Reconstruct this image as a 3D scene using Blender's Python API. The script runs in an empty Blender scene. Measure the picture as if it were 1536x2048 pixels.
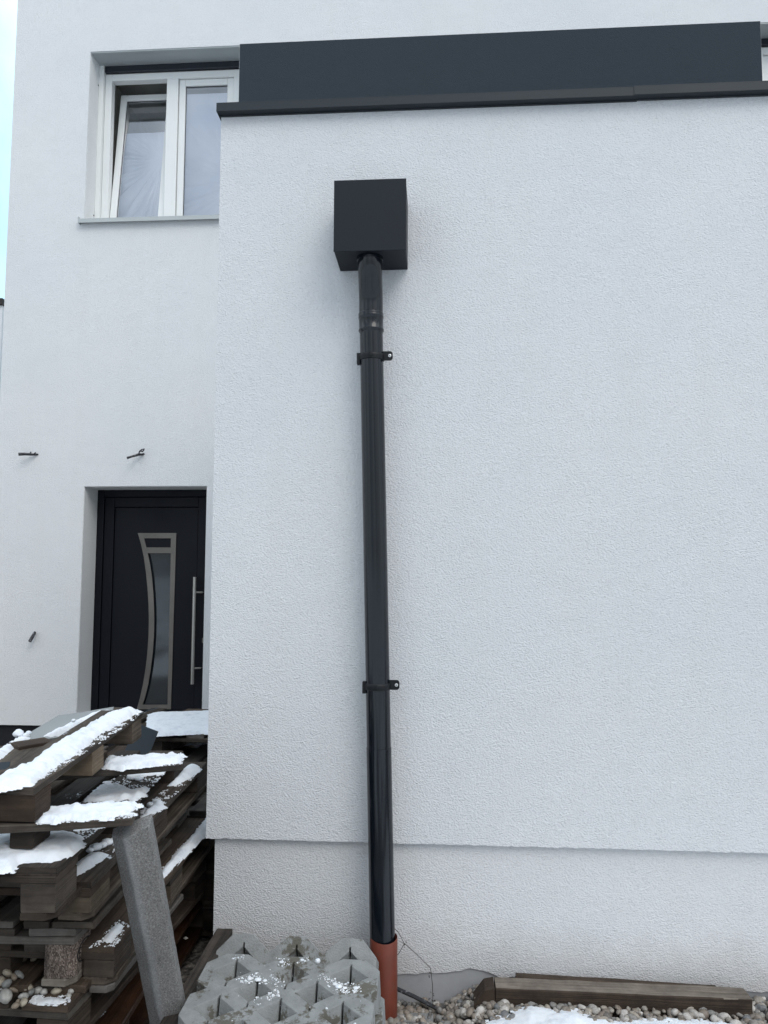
import bpy, bmesh, math, random
import numpy as np
from mathutils import Vector, Matrix, noise as mnoise
from mathutils.geometry import tessellate_polygon

# ------------------------------------------------------------------ camera
sc = bpy.context.scene
COL = sc.collection
F = 1538.0
_p, _r, _y = [math.radians(a) for a in (4.64, .19, -3.89)]
CAM = Vector((0, -3.15, 1.68))
_fwd = Vector((math.sin(_y) * math.cos(_p), math.cos(_y) * math.cos(_p), math.sin(_p)))
_rt = Vector((math.cos(_y), -math.sin(_y), 0))
_up = _rt.cross(_fwd)
RT = _rt * math.cos(_r) + _up * math.sin(_r)
UP = _up * math.cos(_r) - _rt * math.sin(_r)
cam_d = bpy.data.cameras.new('camera'); cam = bpy.data.objects.new('camera', cam_d); COL.objects.link(cam)
cam.matrix_world = Matrix(((RT.x, UP.x, -_fwd.x, CAM.x), (RT.y, UP.y, -_fwd.y, CAM.y), (RT.z, UP.z, -_fwd.z, CAM.z), (0, 0, 0, 1)))
cam_d.sensor_fit = 'VERTICAL'; cam_d.sensor_height = 36; cam_d.lens = 36 * F / 2048
cam_d.clip_start = .05; cam_d.clip_end = 2000
sc.camera = cam

# ------------------------------------------------------------------ light
SUN_EL, SUN_AZ = math.radians(44), math.radians(146)      # azimuth from +Y towards +X
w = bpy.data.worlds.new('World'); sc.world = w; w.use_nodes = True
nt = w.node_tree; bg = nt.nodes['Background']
sky = nt.nodes.new('ShaderNodeTexSky'); sky.sky_type = 'NISHITA'; sky.sun_disc = False
sky.sun_elevation = SUN_EL; sky.sun_rotation = SUN_AZ
sky.air_density = 1.0; sky.dust_density = 3.5; sky.ozone_density = 1.2; sky.altitude = 300
# bright high cloud veils most of the sky; whiter bands are added for streaks in reflections
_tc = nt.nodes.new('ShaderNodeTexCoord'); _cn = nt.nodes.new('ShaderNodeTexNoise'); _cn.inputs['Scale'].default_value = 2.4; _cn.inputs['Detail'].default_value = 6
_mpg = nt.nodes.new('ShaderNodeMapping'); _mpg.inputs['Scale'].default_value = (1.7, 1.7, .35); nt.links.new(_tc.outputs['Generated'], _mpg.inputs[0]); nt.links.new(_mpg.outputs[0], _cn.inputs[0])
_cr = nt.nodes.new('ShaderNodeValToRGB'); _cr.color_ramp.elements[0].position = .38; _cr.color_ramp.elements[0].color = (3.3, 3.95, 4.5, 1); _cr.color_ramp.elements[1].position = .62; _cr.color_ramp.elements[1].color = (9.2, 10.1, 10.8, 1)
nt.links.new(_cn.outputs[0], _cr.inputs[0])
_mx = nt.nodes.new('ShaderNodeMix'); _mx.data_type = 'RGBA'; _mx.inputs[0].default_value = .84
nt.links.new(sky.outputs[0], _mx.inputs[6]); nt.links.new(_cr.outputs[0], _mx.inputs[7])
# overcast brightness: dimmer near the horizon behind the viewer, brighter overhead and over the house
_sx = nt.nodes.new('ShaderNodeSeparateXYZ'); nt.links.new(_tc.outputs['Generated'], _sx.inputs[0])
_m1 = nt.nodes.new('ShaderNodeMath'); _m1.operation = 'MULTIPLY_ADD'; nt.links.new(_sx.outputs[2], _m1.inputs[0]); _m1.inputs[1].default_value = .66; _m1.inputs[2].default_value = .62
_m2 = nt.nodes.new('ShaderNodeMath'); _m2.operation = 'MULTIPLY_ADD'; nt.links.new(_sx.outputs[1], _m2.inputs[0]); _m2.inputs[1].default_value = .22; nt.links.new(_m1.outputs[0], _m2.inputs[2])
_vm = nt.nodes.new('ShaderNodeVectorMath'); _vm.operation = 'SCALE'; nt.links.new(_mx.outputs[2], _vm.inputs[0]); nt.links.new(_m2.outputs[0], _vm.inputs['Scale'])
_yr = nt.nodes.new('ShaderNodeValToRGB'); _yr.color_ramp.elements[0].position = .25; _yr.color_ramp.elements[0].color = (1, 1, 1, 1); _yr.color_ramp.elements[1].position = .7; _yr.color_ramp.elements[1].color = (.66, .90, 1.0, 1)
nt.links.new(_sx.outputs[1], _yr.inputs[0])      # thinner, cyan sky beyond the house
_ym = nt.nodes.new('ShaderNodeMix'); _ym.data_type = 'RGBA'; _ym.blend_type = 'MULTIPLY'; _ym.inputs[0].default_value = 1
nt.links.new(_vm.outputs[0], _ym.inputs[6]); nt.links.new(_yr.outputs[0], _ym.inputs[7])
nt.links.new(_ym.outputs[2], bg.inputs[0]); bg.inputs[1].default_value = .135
sd = bpy.data.lights.new('sun', 'SUN'); sun = bpy.data.objects.new('sun', sd); COL.objects.link(sun)
sd.energy = .6; sd.angle = math.radians(32); sd.color = (1, .955, .9)
sdir = Vector((math.sin(SUN_AZ) * math.cos(SUN_EL), math.cos(SUN_AZ) * math.cos(SUN_EL), math.sin(SUN_EL)))
sun.rotation_euler = sdir.to_track_quat('Z', 'Y').to_euler()
sc.view_settings.view_transform = 'Standard'; sc.view_settings.look = 'None'
sc.view_settings.exposure = 0.52; sc.view_settings.gamma = 1
sc.render.resolution_x = 768; sc.render.resolution_y = 1024
try:
    sc.cycles.use_denoising = True
    sc.cycles.max_bounces = 10; sc.cycles.transparent_max_bounces = 16
except Exception:
    pass

# ------------------------------------------------------------------ helpers
def at(px, py, X=None, Y=None, Z=None, plane=None):
    """point of the ray through photo pixel (1536x2048 frame) on a world plane"""
    d = RT * ((px - 768) / F) - UP * ((py - 1024) / F) + _fwd
    if plane:
        p, n = plane
        t = (p - CAM).dot(n) / d.dot(n)
    else:
        t = (X - CAM.x) / d.x if X is not None else (Y - CAM.y) / d.y if Y is not None else (Z - CAM.z) / d.z
    return CAM + d * t

def fin(me, mats, smooth=False):
    for m in (mats if isinstance(mats, (list, tuple)) else [mats]): me.materials.append(m)
    if smooth:
        me.polygons.foreach_set('use_smooth', [True] * len(me.polygons))
    return me

def obj(name, vs, fs, mat, parent=None, smooth=False, uv=None, mi=None):
    me = bpy.data.meshes.new(name)
    me.from_pydata([tuple(v) for v in vs], [], fs)
    if uv is not None:
        l = me.uv_layers.new(name='UVMap')
        idx = np.empty(len(me.loops), dtype=np.int32); me.loops.foreach_get('vertex_index', idx)
        l.data.foreach_set('uv', np.array(uv, dtype=np.float32)[idx].ravel())
    fin(me, mat, smooth)
    if mi: me.polygons.foreach_set('material_index', mi)
    me.update()
    o = bpy.data.objects.new(name, me); COL.objects.link(o)
    if parent: o.parent = parent
    return o

def tag(o, label=None, cat=None, group=None, kind=None):
    if label: o['label'] = label
    if cat: o['category'] = cat
    if group: o['group'] = group
    if kind: o['kind'] = kind
    return o

def thing(name, label, cat, loc=(0, 0, 0), rot=(0, 0, 0), group=None):
    o = bpy.data.objects.new(name, None); COL.objects.link(o)
    o.location = loc; o.rotation_euler = rot; o.empty_display_size = .1
    return tag(o, label, cat, group)

class MB:
    def __init__(s): s.v = []; s.f = []; s.uv = []; s.m = []
    def add(s, vs, fs, mi=0):
        n = len(s.v); s.v += [tuple(v) for v in vs]; s.f += [tuple(i + n for i in f) for f in fs]; s.m += [mi] * len(fs)
        return s
    def box(s, x0, x1, y0, y1, z0, z1, mi=0, M=None):
        vs = [Vector((x, y, z)) for x in (x0, x1) for y in (y0, y1) for z in (z0, z1)]
        if M: vs = [M @ v for v in vs]
        return s.add(vs, [(0, 1, 3, 2), (4, 6, 7, 5), (0, 4, 5, 1), (2, 3, 7, 6), (0, 2, 6, 4), (1, 5, 7, 3)], mi)
    def tube(s, pts, r, n=20, cap=True, mi=0):
        pts = [Vector(p) for p in pts]; rs = r if isinstance(r, (list, tuple)) else [r] * len(pts)
        vs = []; ref = Vector((0, 1, 0.01))
        for i, p in enumerate(pts):
            t = (pts[min(i + 1, len(pts) - 1)] - pts[max(i - 1, 0)]).normalized()
            if abs(t.dot(ref)) > .95: ref = Vector((1, 0, .01))
            a = t.cross(ref).normalized(); b = t.cross(a).normalized()
            for k in range(n):
                q = 2 * math.pi * k / n; vs.append(p + (a * math.cos(q) + b * math.sin(q)) * rs[i])
        fs = [(i * n + k, i * n + (k + 1) % n, (i + 1) * n + (k + 1) % n, (i + 1) * n + k) for i in range(len(pts) - 1) for k in range(n)]
        if cap: fs += [tuple(range(n - 1, -1, -1)), tuple(range((len(pts) - 1) * n, len(pts) * n))]
        return s.add(vs, fs, mi)
    def prism(s, loops, y0, y1, mi=0, f=None):
        """closed outline loops [(a,b)..] (first outer, rest holes) extruded between y0 and y1; f maps (a,b,t)->xyz"""
        f = f or (lambda a, b, t: (a, t, b))
        flat = [p for l in loops for p in l]
        tri = tessellate_polygon([[Vector((a, b, 0)) for a, b in l] for l in loops])
        n = len(flat)
        vs = [f(a, b, y0) for a, b in flat] + [f(a, b, y1) for a, b in flat]
        fs = [tuple(t) for t in tri] + [tuple(i + n for i in reversed(t)) for t in tri]
        k = 0
        for l in loops:
            m = len(l)
            fs += [(k + i, k + (i + 1) % m, n + k + (i + 1) % m, n + k + i) for i in range(m)]
            k += m
        return s.add(vs, fs, mi)
    def build(s, name, mat, parent=None, smooth=False, bevel=0, seg=2, auto=None):
        o = obj(name, s.v, s.f, mat, parent, smooth, mi=s.m if any(s.m) else None)
        bm = bmesh.new(); bm.from_mesh(o.data); bmesh.ops.recalc_face_normals(bm, faces=bm.faces); bm.to_mesh(o.data); bm.free()
        if auto: o.data.polygons.foreach_set('use_smooth', [True] * len(o.data.polygons)); o.data.set_sharp_from_angle(angle=math.radians(auto))
        if bevel:
            b = o.modifiers.new('bevel', 'BEVEL'); b.width = bevel; b.segments = seg; b.limit_method = 'ANGLE'; b.angle_limit = math.radians(40)
            b.harden_normals = False
        return o

# ------------------------------------------------------------------ materials
def newmat(name):
    m = bpy.data.materials.new(name); m.use_nodes = True
    t = m.node_tree; b = t.nodes['Principled BSDF']
    return m, t, b
def N(t, kind, **kw):
    n = t.nodes.new(kind)
    for k, v in kw.items():
        if k.startswith('i_'):
            key = k[2:]; key = int(key) if key.isdigit() else key.replace('_', ' ')
            n.inputs[key].default_value = v
        else: setattr(n, k, v)
    return n
def L(t, a, b): t.links.new(a, b)
def ramp(t, fac, stops):
    r = t.nodes.new('ShaderNodeValToRGB'); e = r.color_ramp.elements
    while len(e) < len(stops): e.new(.5)
    for i, (p, c) in enumerate(stops): e[i].position = p; e[i].color = (*c, 1) if len(c) == 3 else c
    L(t, fac, r.inputs[0]); return r
def mixc(t, fac, a, b, mode='MIX'):
    m = t.nodes.new('ShaderNodeMix'); m.data_type = 'RGBA'; m.blend_type = mode
    for s, v in ((0, fac), (6, a), (7, b)):
        if hasattr(v, 'is_linked') or hasattr(v, 'links'): L(t, v, m.inputs[s])
        else: m.inputs[s].default_value = (*v, 1) if isinstance(v, (tuple, list)) and len(v) == 3 else v
    return m.outputs[2]
def coords(t, kind='Object', scale=(1, 1, 1), rot=(0, 0, 0)):
    c = t.nodes.new('ShaderNodeTexCoord'); mp = t.nodes.new('ShaderNodeMapping')
    mp.inputs['Scale'].default_value = scale; mp.inputs['Rotation'].default_value = rot
    L(t, c.outputs[kind], mp.inputs[0]); return mp.outputs[0]

def plaster(name, col, bump=1.0, grain=180, rough=.93, var=.022, dirt=0):
    m, t, b = newmat(name); co = coords(t)
    # distorted worm-like float-finish grain
    n1 = N(t, 'ShaderNodeTexNoise', i_Scale=grain, i_Detail=1.5, i_Roughness=.5, i_Distortion=.5); L(t, coords(t, 'Object', (.75, 1, 1.15), (0, .5, 0)), n1.inputs[0])
    n2 = N(t, 'ShaderNodeTexNoise', i_Scale=grain * .45, i_Detail=3, i_Distortion=.6); L(t, co, n2.inputs[0])
    ad = N(t, 'ShaderNodeMath', operation='MULTIPLY_ADD'); L(t, n1.outputs[0], ad.inputs[0]); ad.inputs[1].default_value = .75
    ml = N(t, 'ShaderNodeMath', operation='MULTIPLY'); L(t, n2.outputs[0], ml.inputs[0]); ml.inputs[1].default_value = .45; L(t, ml.outputs[0], ad.inputs[2])
    bp = N(t, 'ShaderNodeBump', i_Strength=bump, i_Distance=.0085); L(t, ad.outputs[0], bp.inputs['Height']); L(t, bp.outputs[0], b.inputs['Normal'])
    big = N(t, 'ShaderNodeTexNoise', i_Scale=1.1, i_Detail=3); L(t, co, big.inputs[0])
    c1 = tuple(min(1, c * (1 + var * f)) for c, f in zip(col, (.5, .2, .0)))
    c2 = tuple(c * (1 - var * f) for c, f in zip(col, (1.1, .7, .35)))
    r = ramp(t, big.outputs[0], [(.3, c2), (.7, c1)])
    # fine pits get a slightly darker tone
    pr = ramp(t, ad.outputs[0], [(.40, (.90, .90, .91)), (.62, (1, 1, 1))])
    c = mixc(t, 1.0, r.outputs[0], pr.outputs[0], 'MULTIPLY')
    if dirt:
        sx = N(t, 'ShaderNodeSeparateXYZ'); tc = t.nodes.new('ShaderNodeTexCoord'); L(t, tc.outputs['Object'], sx.inputs[0])
        dn = N(t, 'ShaderNodeTexNoise', i_Scale=5, i_Detail=5, i_Roughness=.7); L(t, co, dn.inputs[0])
        a = N(t, 'ShaderNodeMath', operation='MULTIPLY_ADD'); L(t, dn.outputs[0], a.inputs[0]); a.inputs[1].default_value = .35; L(t, sx.outputs[2], a.inputs[2])
        dr = ramp(t, a.outputs[0], [(.24, (.62, .58, .54)), (.48, (1, 1, 1))])
        c = mixc(t, dirt, c, mixc(t, 1.0, c, dr.outputs[0], 'MULTIPLY'))
    # faint vertical run marks and trowel patches
    vn = N(t, 'ShaderNodeTexNoise', i_Scale=1.0, i_Detail=5, i_Roughness=.6); L(t, coords(t, 'Object', (7, 7, .45)), vn.inputs[0])
    vr = ramp(t, vn.outputs[0], [(.36, (.97, .966, .95)), (.5, (1, 1, 1))]); c = mixc(t, .25, c, vr.outputs[0], 'MULTIPLY')
    tn = N(t, 'ShaderNodeTexNoise', i_Scale=4.5, i_Detail=4, i_Roughness=.65); L(t, coords(t, 'Object', (1, 1, 1.8)), tn.inputs[0])
    tr_ = ramp(t, tn.outputs[0], [(.38, (.965, .965, .965)), (.58, (1, 1, 1))]); c = mixc(t, .5, c, tr_.outputs[0], 'MULTIPLY')
    L(t, c, b.inputs['Base Color']); b.inputs['Roughness'].default_value = rough; b.inputs['Specular IOR Level'].default_value = .25
    return m

def simple(name, col, rough=.5, metal=0, bump=0, bscale=60, var=.15, vscale=4, spec=.5, coat=0, dust=None):
    m, t, b = newmat(name); co = coords(t)
    n = N(t, 'ShaderNodeTexNoise', i_Scale=vscale, i_Detail=6, i_Roughness=.6); L(t, co, n.inputs[0])
    r = ramp(t, n.outputs[0], [(.3, tuple(c * (1 - var) for c in col)), (.7, tuple(min(1, c * (1 + var)) for c in col))])
    c = r.outputs[0]
    if dust:
        dn = N(t, 'ShaderNodeTexNoise', i_Scale=dust[1], i_Detail=8, i_Roughness=.75); L(t, co, dn.inputs[0])
        dr = ramp(t, dn.outputs[0], [(dust[2], (0, 0, 0)), (dust[2] + (dust[3] if len(dust) > 3 else .12), (1, 1, 1))])
        c = mixc(t, dr.outputs[0], c, dust[0])
    L(t, c, b.inputs['Base Color'])
    rr = ramp(t, n.outputs[0], [(.2, (rough * .85,) * 3), (.8, (min(1, rough * 1.2),) * 3)]); L(t, rr.outputs[0], b.inputs['Roughness'])
    b.inputs['Metallic'].default_value = metal; b.inputs['Specular IOR Level'].default_value = spec
    b.inputs['Coat Weight'].default_value = coat
    if bump:
        n2 = N(t, 'ShaderNodeTexNoise', i_Scale=bscale, i_Detail=5); L(t, co, n2.inputs[0])
        bp = N(t, 'ShaderNodeBump', i_Strength=bump, i_Distance=.003); L(t, n2.outputs[0], bp.inputs['Height']); L(t, bp.outputs[0], b.inputs['Normal'])
    return m

def wood(name, dark, light, rough=.8, frost=.0, wet=0):
    m, t, b = newmat(name)
    uvn = t.nodes.new('ShaderNodeTexCoord'); geo = t.nodes.new('ShaderNodeNewGeometry'); oi = t.nodes.new('ShaderNodeObjectInfo')
    mp = N(t, 'ShaderNodeMapping'); mp.inputs['Scale'].default_value = (1.6, 38, 1); L(t, uvn.outputs['UV'], mp.inputs[0])
    g = N(t, 'ShaderNodeTexNoise', i_Scale=1.0, i_Detail=8, i_Roughness=.68, i_Distortion=.5); L(t, mp.outputs[0], g.inputs[0])
    mp2 = N(t, 'ShaderNodeMapping'); mp2.inputs['Scale'].default_value = (5, 95, 1); L(t, uvn.outputs['UV'], mp2.inputs[0])
    g2 = N(t, 'ShaderNodeTexNoise', i_Scale=1.0, i_Detail=4, i_Roughness=.6); L(t, mp2.outputs[0], g2.inputs[0])
    st = N(t, 'ShaderNodeTexNoise', i_Scale=7, i_Detail=5, i_Roughness=.65); L(t, coords(t), st.inputs[0])
    r = ramp(t, g.outputs[0], [(.28, dark), (.72, light)])
    rf = ramp(t, g2.outputs[0], [(.3, (.68, .66, .64)), (.62, (1.05, 1.03, 1.0))])
    c = mixc(t, .8, r.outputs[0], rf.outputs[0], 'MULTIPLY')
    rs = ramp(t, st.outputs[0], [(.3, (.42, .38, .36)), (.62, (1.1, 1.08, 1.05))])
    c = mixc(t, .85, c, rs.outputs[0], 'MULTIPLY')
    rv = ramp(t, oi.outputs['Random'], [(0, (.5, .48, .46)), (.3, (.95, .84, .74)), (.65, (1.1, 1.1, 1.12)), (1, (1.9, 1.8, 1.65))])
    c = mixc(t, 1.0, c, rv.outputs[0], 'MULTIPLY')
    if frost:
        fn = N(t, 'ShaderNodeTexNoise', i_Scale=55, i_Detail=6, i_Roughness=.75); L(t, coords(t), fn.inputs[0])
        fb = N(t, 'ShaderNodeTexNoise', i_Scale=4.5, i_Detail=3); L(t, coords(t), fb.inputs[0])
        sm = N(t, 'ShaderNodeMath', operation='ADD'); L(t, fn.outputs[0], sm.inputs[0]); L(t, fb.outputs[0], sm.inputs[1])
        up = N(t, 'ShaderNodeSeparateXYZ'); L(t, geo.outputs['Normal'], up.inputs[0])
        fr = ramp(t, sm.outputs[0], [(.62 * 1.0, (0, 0, 0)), (.66, (1, 1, 1))])
        fr.color_ramp.elements[0].position = min(.99, .60 + (1 - frost) * .06); fr.color_ramp.elements[1].position = min(1, .64 + (1 - frost) * .06)
        hf = N(t, 'ShaderNodeMath', operation='MULTIPLY'); hf.inputs[1].default_value = .5; L(t, sm.outputs[0], hf.inputs[0]); L(t, hf.outputs[0], fr.inputs[0])
        ur = ramp(t, up.outputs[2], [(.6, (0, 0, 0)), (.9, (1, 1, 1))])
        mk = mixc(t, 1.0, fr.outputs[0], ur.outputs[0], 'MULTIPLY')
        c = mixc(t, mk, c, (.7, .74, .8))
    L(t, c, b.inputs['Base Color']); b.inputs['Roughness'].default_value = rough
    b.inputs['Specular IOR Level'].default_value = .6 if wet else .3
    ad = N(t, 'ShaderNodeMath', operation='ADD'); L(t, g.outputs[0], ad.inputs[0]); L(t, g2.outputs[0], ad.inputs[1])
    bp = N(t, 'ShaderNodeBump', i_Strength=.75, i_Distance=.003); L(t, ad.outputs[0], bp.inputs['Height']); L(t, bp.outputs[0], b.inputs['Normal'])
    return m

M = {}
M['wall'] = plaster('white_render', (.70, .705, .72), bump=.95)
M['wallfar'] = plaster('white_render_far', (.76, .765, .775), bump=.8)
M['plinth'] = plaster('white_render_base', (.69, .69, .70), bump=.85, dirt=.5)
M['reveal'] = plaster('reveal_render', (.80, .81, .81), bump=.5)
M['band'] = plaster('anthracite_render', (.037, .047, .059), bump=.8, var=.02)
M['darkbase'] = plaster('dark_base_render', (.02, .021, .025), bump=.5)
M['rawbase'] = simple('grey_base_coat', (.34, .34, .35), .9, bump=.15, bscale=120, var=.12, vscale=6, dust=((.22, .19, .14), 5, .56))
M['anthr'] = simple('anthracite_coated_metal', (.009, .0122, .0175), .5, 0, var=.06, vscale=3, spec=.24, dust=((.015, .018, .022), 35, .68), bump=.04, bscale=15)
M['cap'] = simple('parapet_sheet', (.017, .023, .029), .5, 0, var=.05, vscale=3, spec=.35)
M['pipe'] = simple('anthracite_gloss_pipe', (.0035, .006, .010), .16, 0, var=.12, vscale=7, spec=.5, dust=((.012, .014, .016), 60, .70), bump=.03, bscale=9)
M['black'] = simple('black_painted_steel', (.006, .007, .009), .5, 0, var=.2, spec=.3)
M['orange'] = simple('orange_sewer_plastic', (.145, .033, .018), .42, 0, var=.18, vscale=9, dust=((.085, .05, .038), 13, .56))
M['door'] = simple('dark_blue_door_skin', (.003, .0038, .0080), .55, 0, var=.1, bump=.1, bscale=150, spec=.22)
M['steel'] = simple('brushed_steel', (.17, .155, .14), .42, .8, var=.2, vscale=3)
M['screw'] = simple('zinc_screw', (.6, .6, .6), .35, .8)
M['pvc'] = simple('white_window_plastic', (.78, .79, .78), .35, 0, var=.03, vscale=2)
M['handle'] = simple('bright_handle_steel', (.42, .40, .37), .3, .85, var=.1)
M['alu'] = simple('grey_aluminium', (.42, .45, .46), .45, .2, var=.04)
M['alulight'] = simple('light_aluminium_sill', (.46, .49, .49), .4, .1, var=.04)
M['shutter'] = simple('dark_shutter_bar', (.012, .015, .024), .4)
M['room'] = simple('room_plaster', (.55, .54, .50), .9)
M['cable'] = simple('black_cable_sheath', (.02, .02, .024), .55, var=.5, vscale=60, dust=((.45, .46, .5), 60, .55))
M['concrete'] = simple('grey_concrete', (.245, .252, .25), .92, 0, bump=.9, bscale=170, var=.2, vscale=16, dust=((.115, .108, .09), 9, .545, .04))
M['concrete_rough'] = simple('rough_concrete', (.22, .22, .215), .95, 0, bump=.9, bscale=110, var=.3, vscale=45)
M['kerb'] = simple('speckled_concrete_kerb', (.15, .147, .145), .95, 0, bump=.5, bscale=260, var=.55, vscale=150, dust=((.22, .23, .24), 3.5, .60))
M['panel'] = simple('grey_panel_board', (.25, .27, .275), .6, 0, var=.08)
M['sheet'] = simple('anthracite_sheet_offcut', (.018, .026, .034), .5, 0, var=.08, spec=.3)
M['roof'] = simple('dark_roof_tiles', (.035, .03, .028), .8)
M['nwall'] = plaster('neighbour_render', (.80, .81, .82), bump=.3)
M['wood'] = wood('weathered_pallet_wood', (.013, .011, .010), (.096, .085, .075), frost=.25)
M['woodfrost'] = wood('frosted_pallet_wood', (.012, .010, .009), (.088, .076, .066), frost=.8)
M['woodgrey'] = wood('silver_grey_wood', (.07, .067, .063), (.20, .19, .178))
M['woodbrown'] = wood('brown_timber', (.024, .018, .0145), (.085, .065, .051))
M['wetwood'] = wood('wet_red_brown_wood', (.018, .010, .007), (.060, .030, .018), rough=.35, wet=1)
M['block'] = wood('pallet_block_wood', (.014, .0115, .010), (.10, .085, .072))
M['blocklight'] = wood('pale_pallet_block_wood', (.12, .103, .082), (.26, .225, .175))
M['stampink'] = simple('burnt_stamp', (.012, .010, .009), .9)
M['twig'] = simple('dry_twig_bark', (.03, .02, .016), .9)

def chipboard():
    m, t, b = newmat('pressed_chip_block')
    v = N(t, 'ShaderNodeTexVoronoi', i_Scale=330, i_Randomness=1.0); L(t, coords(t, 'Object', (1, 1, .6)), v.inputs[0])
    n = N(t, 'ShaderNodeTexNoise', i_Scale=9, i_Detail=4); L(t, coords(t), n.inputs[0])
    sx = N(t, 'ShaderNodeSeparateColor'); L(t, v.outputs['Color'], sx.inputs[0])
    r = ramp(t, sx.outputs[0], [(0, (.05, .035, .028)), (.55, (.16, .12, .10)), (1, (.33, .27, .23))])
    r2 = ramp(t, n.outputs[0], [(.3, (.5, .5, .5)), (.65, (1, 1, 1))])
    L(t, mixc(t, 1., r.outputs[0], r2.outputs[0], 'MULTIPLY'), b.inputs['Base Color']); b.inputs['Roughness'].default_value = .95
    bp = N(t, 'ShaderNodeBump', i_Strength=.8, i_Distance=.003); L(t, v.outputs[0], bp.inputs['Height']); L(t, bp.outputs[0], b.inputs['Normal'])
    return m
M['chip'] = chipboard()

def snowmat(name='snow', dirty=0.0):
    m, t, b = newmat(name); co = coords(t)
    n = N(t, 'ShaderNodeTexNoise', i_Scale=170, i_Detail=4, i_Roughness=.7); L(t, co, n.inputs[0])
    n2 = N(t, 'ShaderNodeTexNoise', i_Scale=28, i_Detail=3); L(t, co, n2.inputs[0])
    ad = N(t, 'ShaderNodeMath', operation='ADD'); L(t, n.outputs[0], ad.inputs[0]); L(t, n2.outputs[0], ad.inputs[1])
    bp = N(t, 'ShaderNodeBump', i_Strength=.55, i_Distance=.004); L(t, ad.outputs[0], bp.inputs['Height']); L(t, bp.outputs[0], b.inputs['Normal'])
    g = N(t, 'ShaderNodeTexNoise', i_Scale=16, i_Detail=5, i_Roughness=.7); L(t, co, g.inputs[0])
    r = ramp(t, g.outputs[0], [(.28, (.62 - .3 * dirty, .66 - .3 * dirty, .72 - .3 * dirty)), (.5, (.78, .81, .85))]); L(t, r.outputs[0], b.inputs['Base Color'])
    b.inputs['Roughness'].default_value = .75
    b.inputs['Subsurface Weight'].default_value = .25; b.inputs['Subsurface Radius'].default_value = (.012, .016, .02); b.inputs['Subsurface Scale'].default_value = .6
    return m
M['snow'] = snowmat(); M['slush'] = snowmat('thin_granular_snow', .7)

def kerbmat():
    m, t, b = newmat('speckled_kerb_concrete'); co = coords(t)
    n = N(t, 'ShaderNodeTexNoise', i_Scale=210, i_Detail=3, i_Roughness=.6); L(t, co, n.inputs[0])
    r = ramp(t, n.outputs[0], [(.30, (.11, .108, .105)), (.5, (.205, .2, .195)), (.70, (.33, .325, .32))])
    sx = N(t, 'ShaderNodeSeparateXYZ'); L(t, co, sx.inputs[0])
    wn = N(t, 'ShaderNodeTexNoise', i_Scale=5, i_Detail=6, i_Roughness=.7); L(t, coords(t, 'Object', (1, 1, .5)), wn.inputs[0])
    a = N(t, 'ShaderNodeMath', operation='MULTIPLY_ADD'); L(t, wn.outputs[0], a.inputs[0]); a.inputs[1].default_value = .05; L(t, sx.outputs[0], a.inputs[2])
    st = ramp(t, a.outputs[0], [(.0, (0, 0, 0)), (.010, (.42, .42, .42)), (.018, (.4, .4, .4)), (.034, (0, 0, 0))])
    c = mixc(t, st.outputs[0], r.outputs[0], (.30, .315, .33))
    w2 = ramp(t, wn.outputs[0], [(.35, (.62, .62, .63)), (.6, (1, 1, 1))]); c = mixc(t, .8, c, w2.outputs[0], 'MULTIPLY')
    L(t, c, b.inputs['Base Color']); b.inputs['Roughness'].default_value = .95
    bp = N(t, 'ShaderNodeBump', i_Strength=.5, i_Distance=.002); L(t, n.outputs[0], bp.inputs['Height']); L(t, bp.outputs[0], b.inputs['Normal'])
    return m
M['kerb'] = kerbmat()

def stonemat():
    m, t, b = newmat('river_pebbles'); geo = t.nodes.new('ShaderNodeNewGeometry')
    r = ramp(t, geo.outputs['Random Per Island'], [(0, (.10, .095, .09)), (.16, (.24, .20, .165)), (.34, (.30, .275, .24)), (.5, (.15, .155, .16)), (.63, (.36, .32, .27)), (.78, (.20, .16, .13)), (.88, (.42, .40, .37)), (1, (.52, .49, .46))])
    n = N(t, 'ShaderNodeTexNoise', i_Scale=90, i_Detail=6, i_Roughness=.7, i_Distortion=.8); L(t, coords(t), n.inputs[0])
    r2 = ramp(t, n.outputs[0], [(.3, (.62, .60, .58)), (.65, (1.12, 1.12, 1.12))])
    L(t, mixc(t, 1., r.outputs[0], r2.outputs[0], 'MULTIPLY'), b.inputs['Base Color']); b.inputs['Roughness'].default_value = .6
    bp = N(t, 'ShaderNodeBump', i_Strength=.25, i_Distance=.002); L(t, n.outputs[0], bp.inputs['Height']); L(t, bp.outputs[0], b.inputs['Normal'])
    return m
M['stone'] = stonemat()
def pebblemat(name, c):
    return simple(name, tuple(v * .72 for v in c), .6, var=.25, vscale=70, bump=.2, bscale=90)
PEB = [pebblemat('cream_pebble', (.42, .37, .29)), pebblemat('grey_pebble', (.25, .25, .24)), pebblemat('pale_pebble', (.46, .45, .42)), pebblemat('tan_pebble', (.27, .22, .17))]

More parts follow.
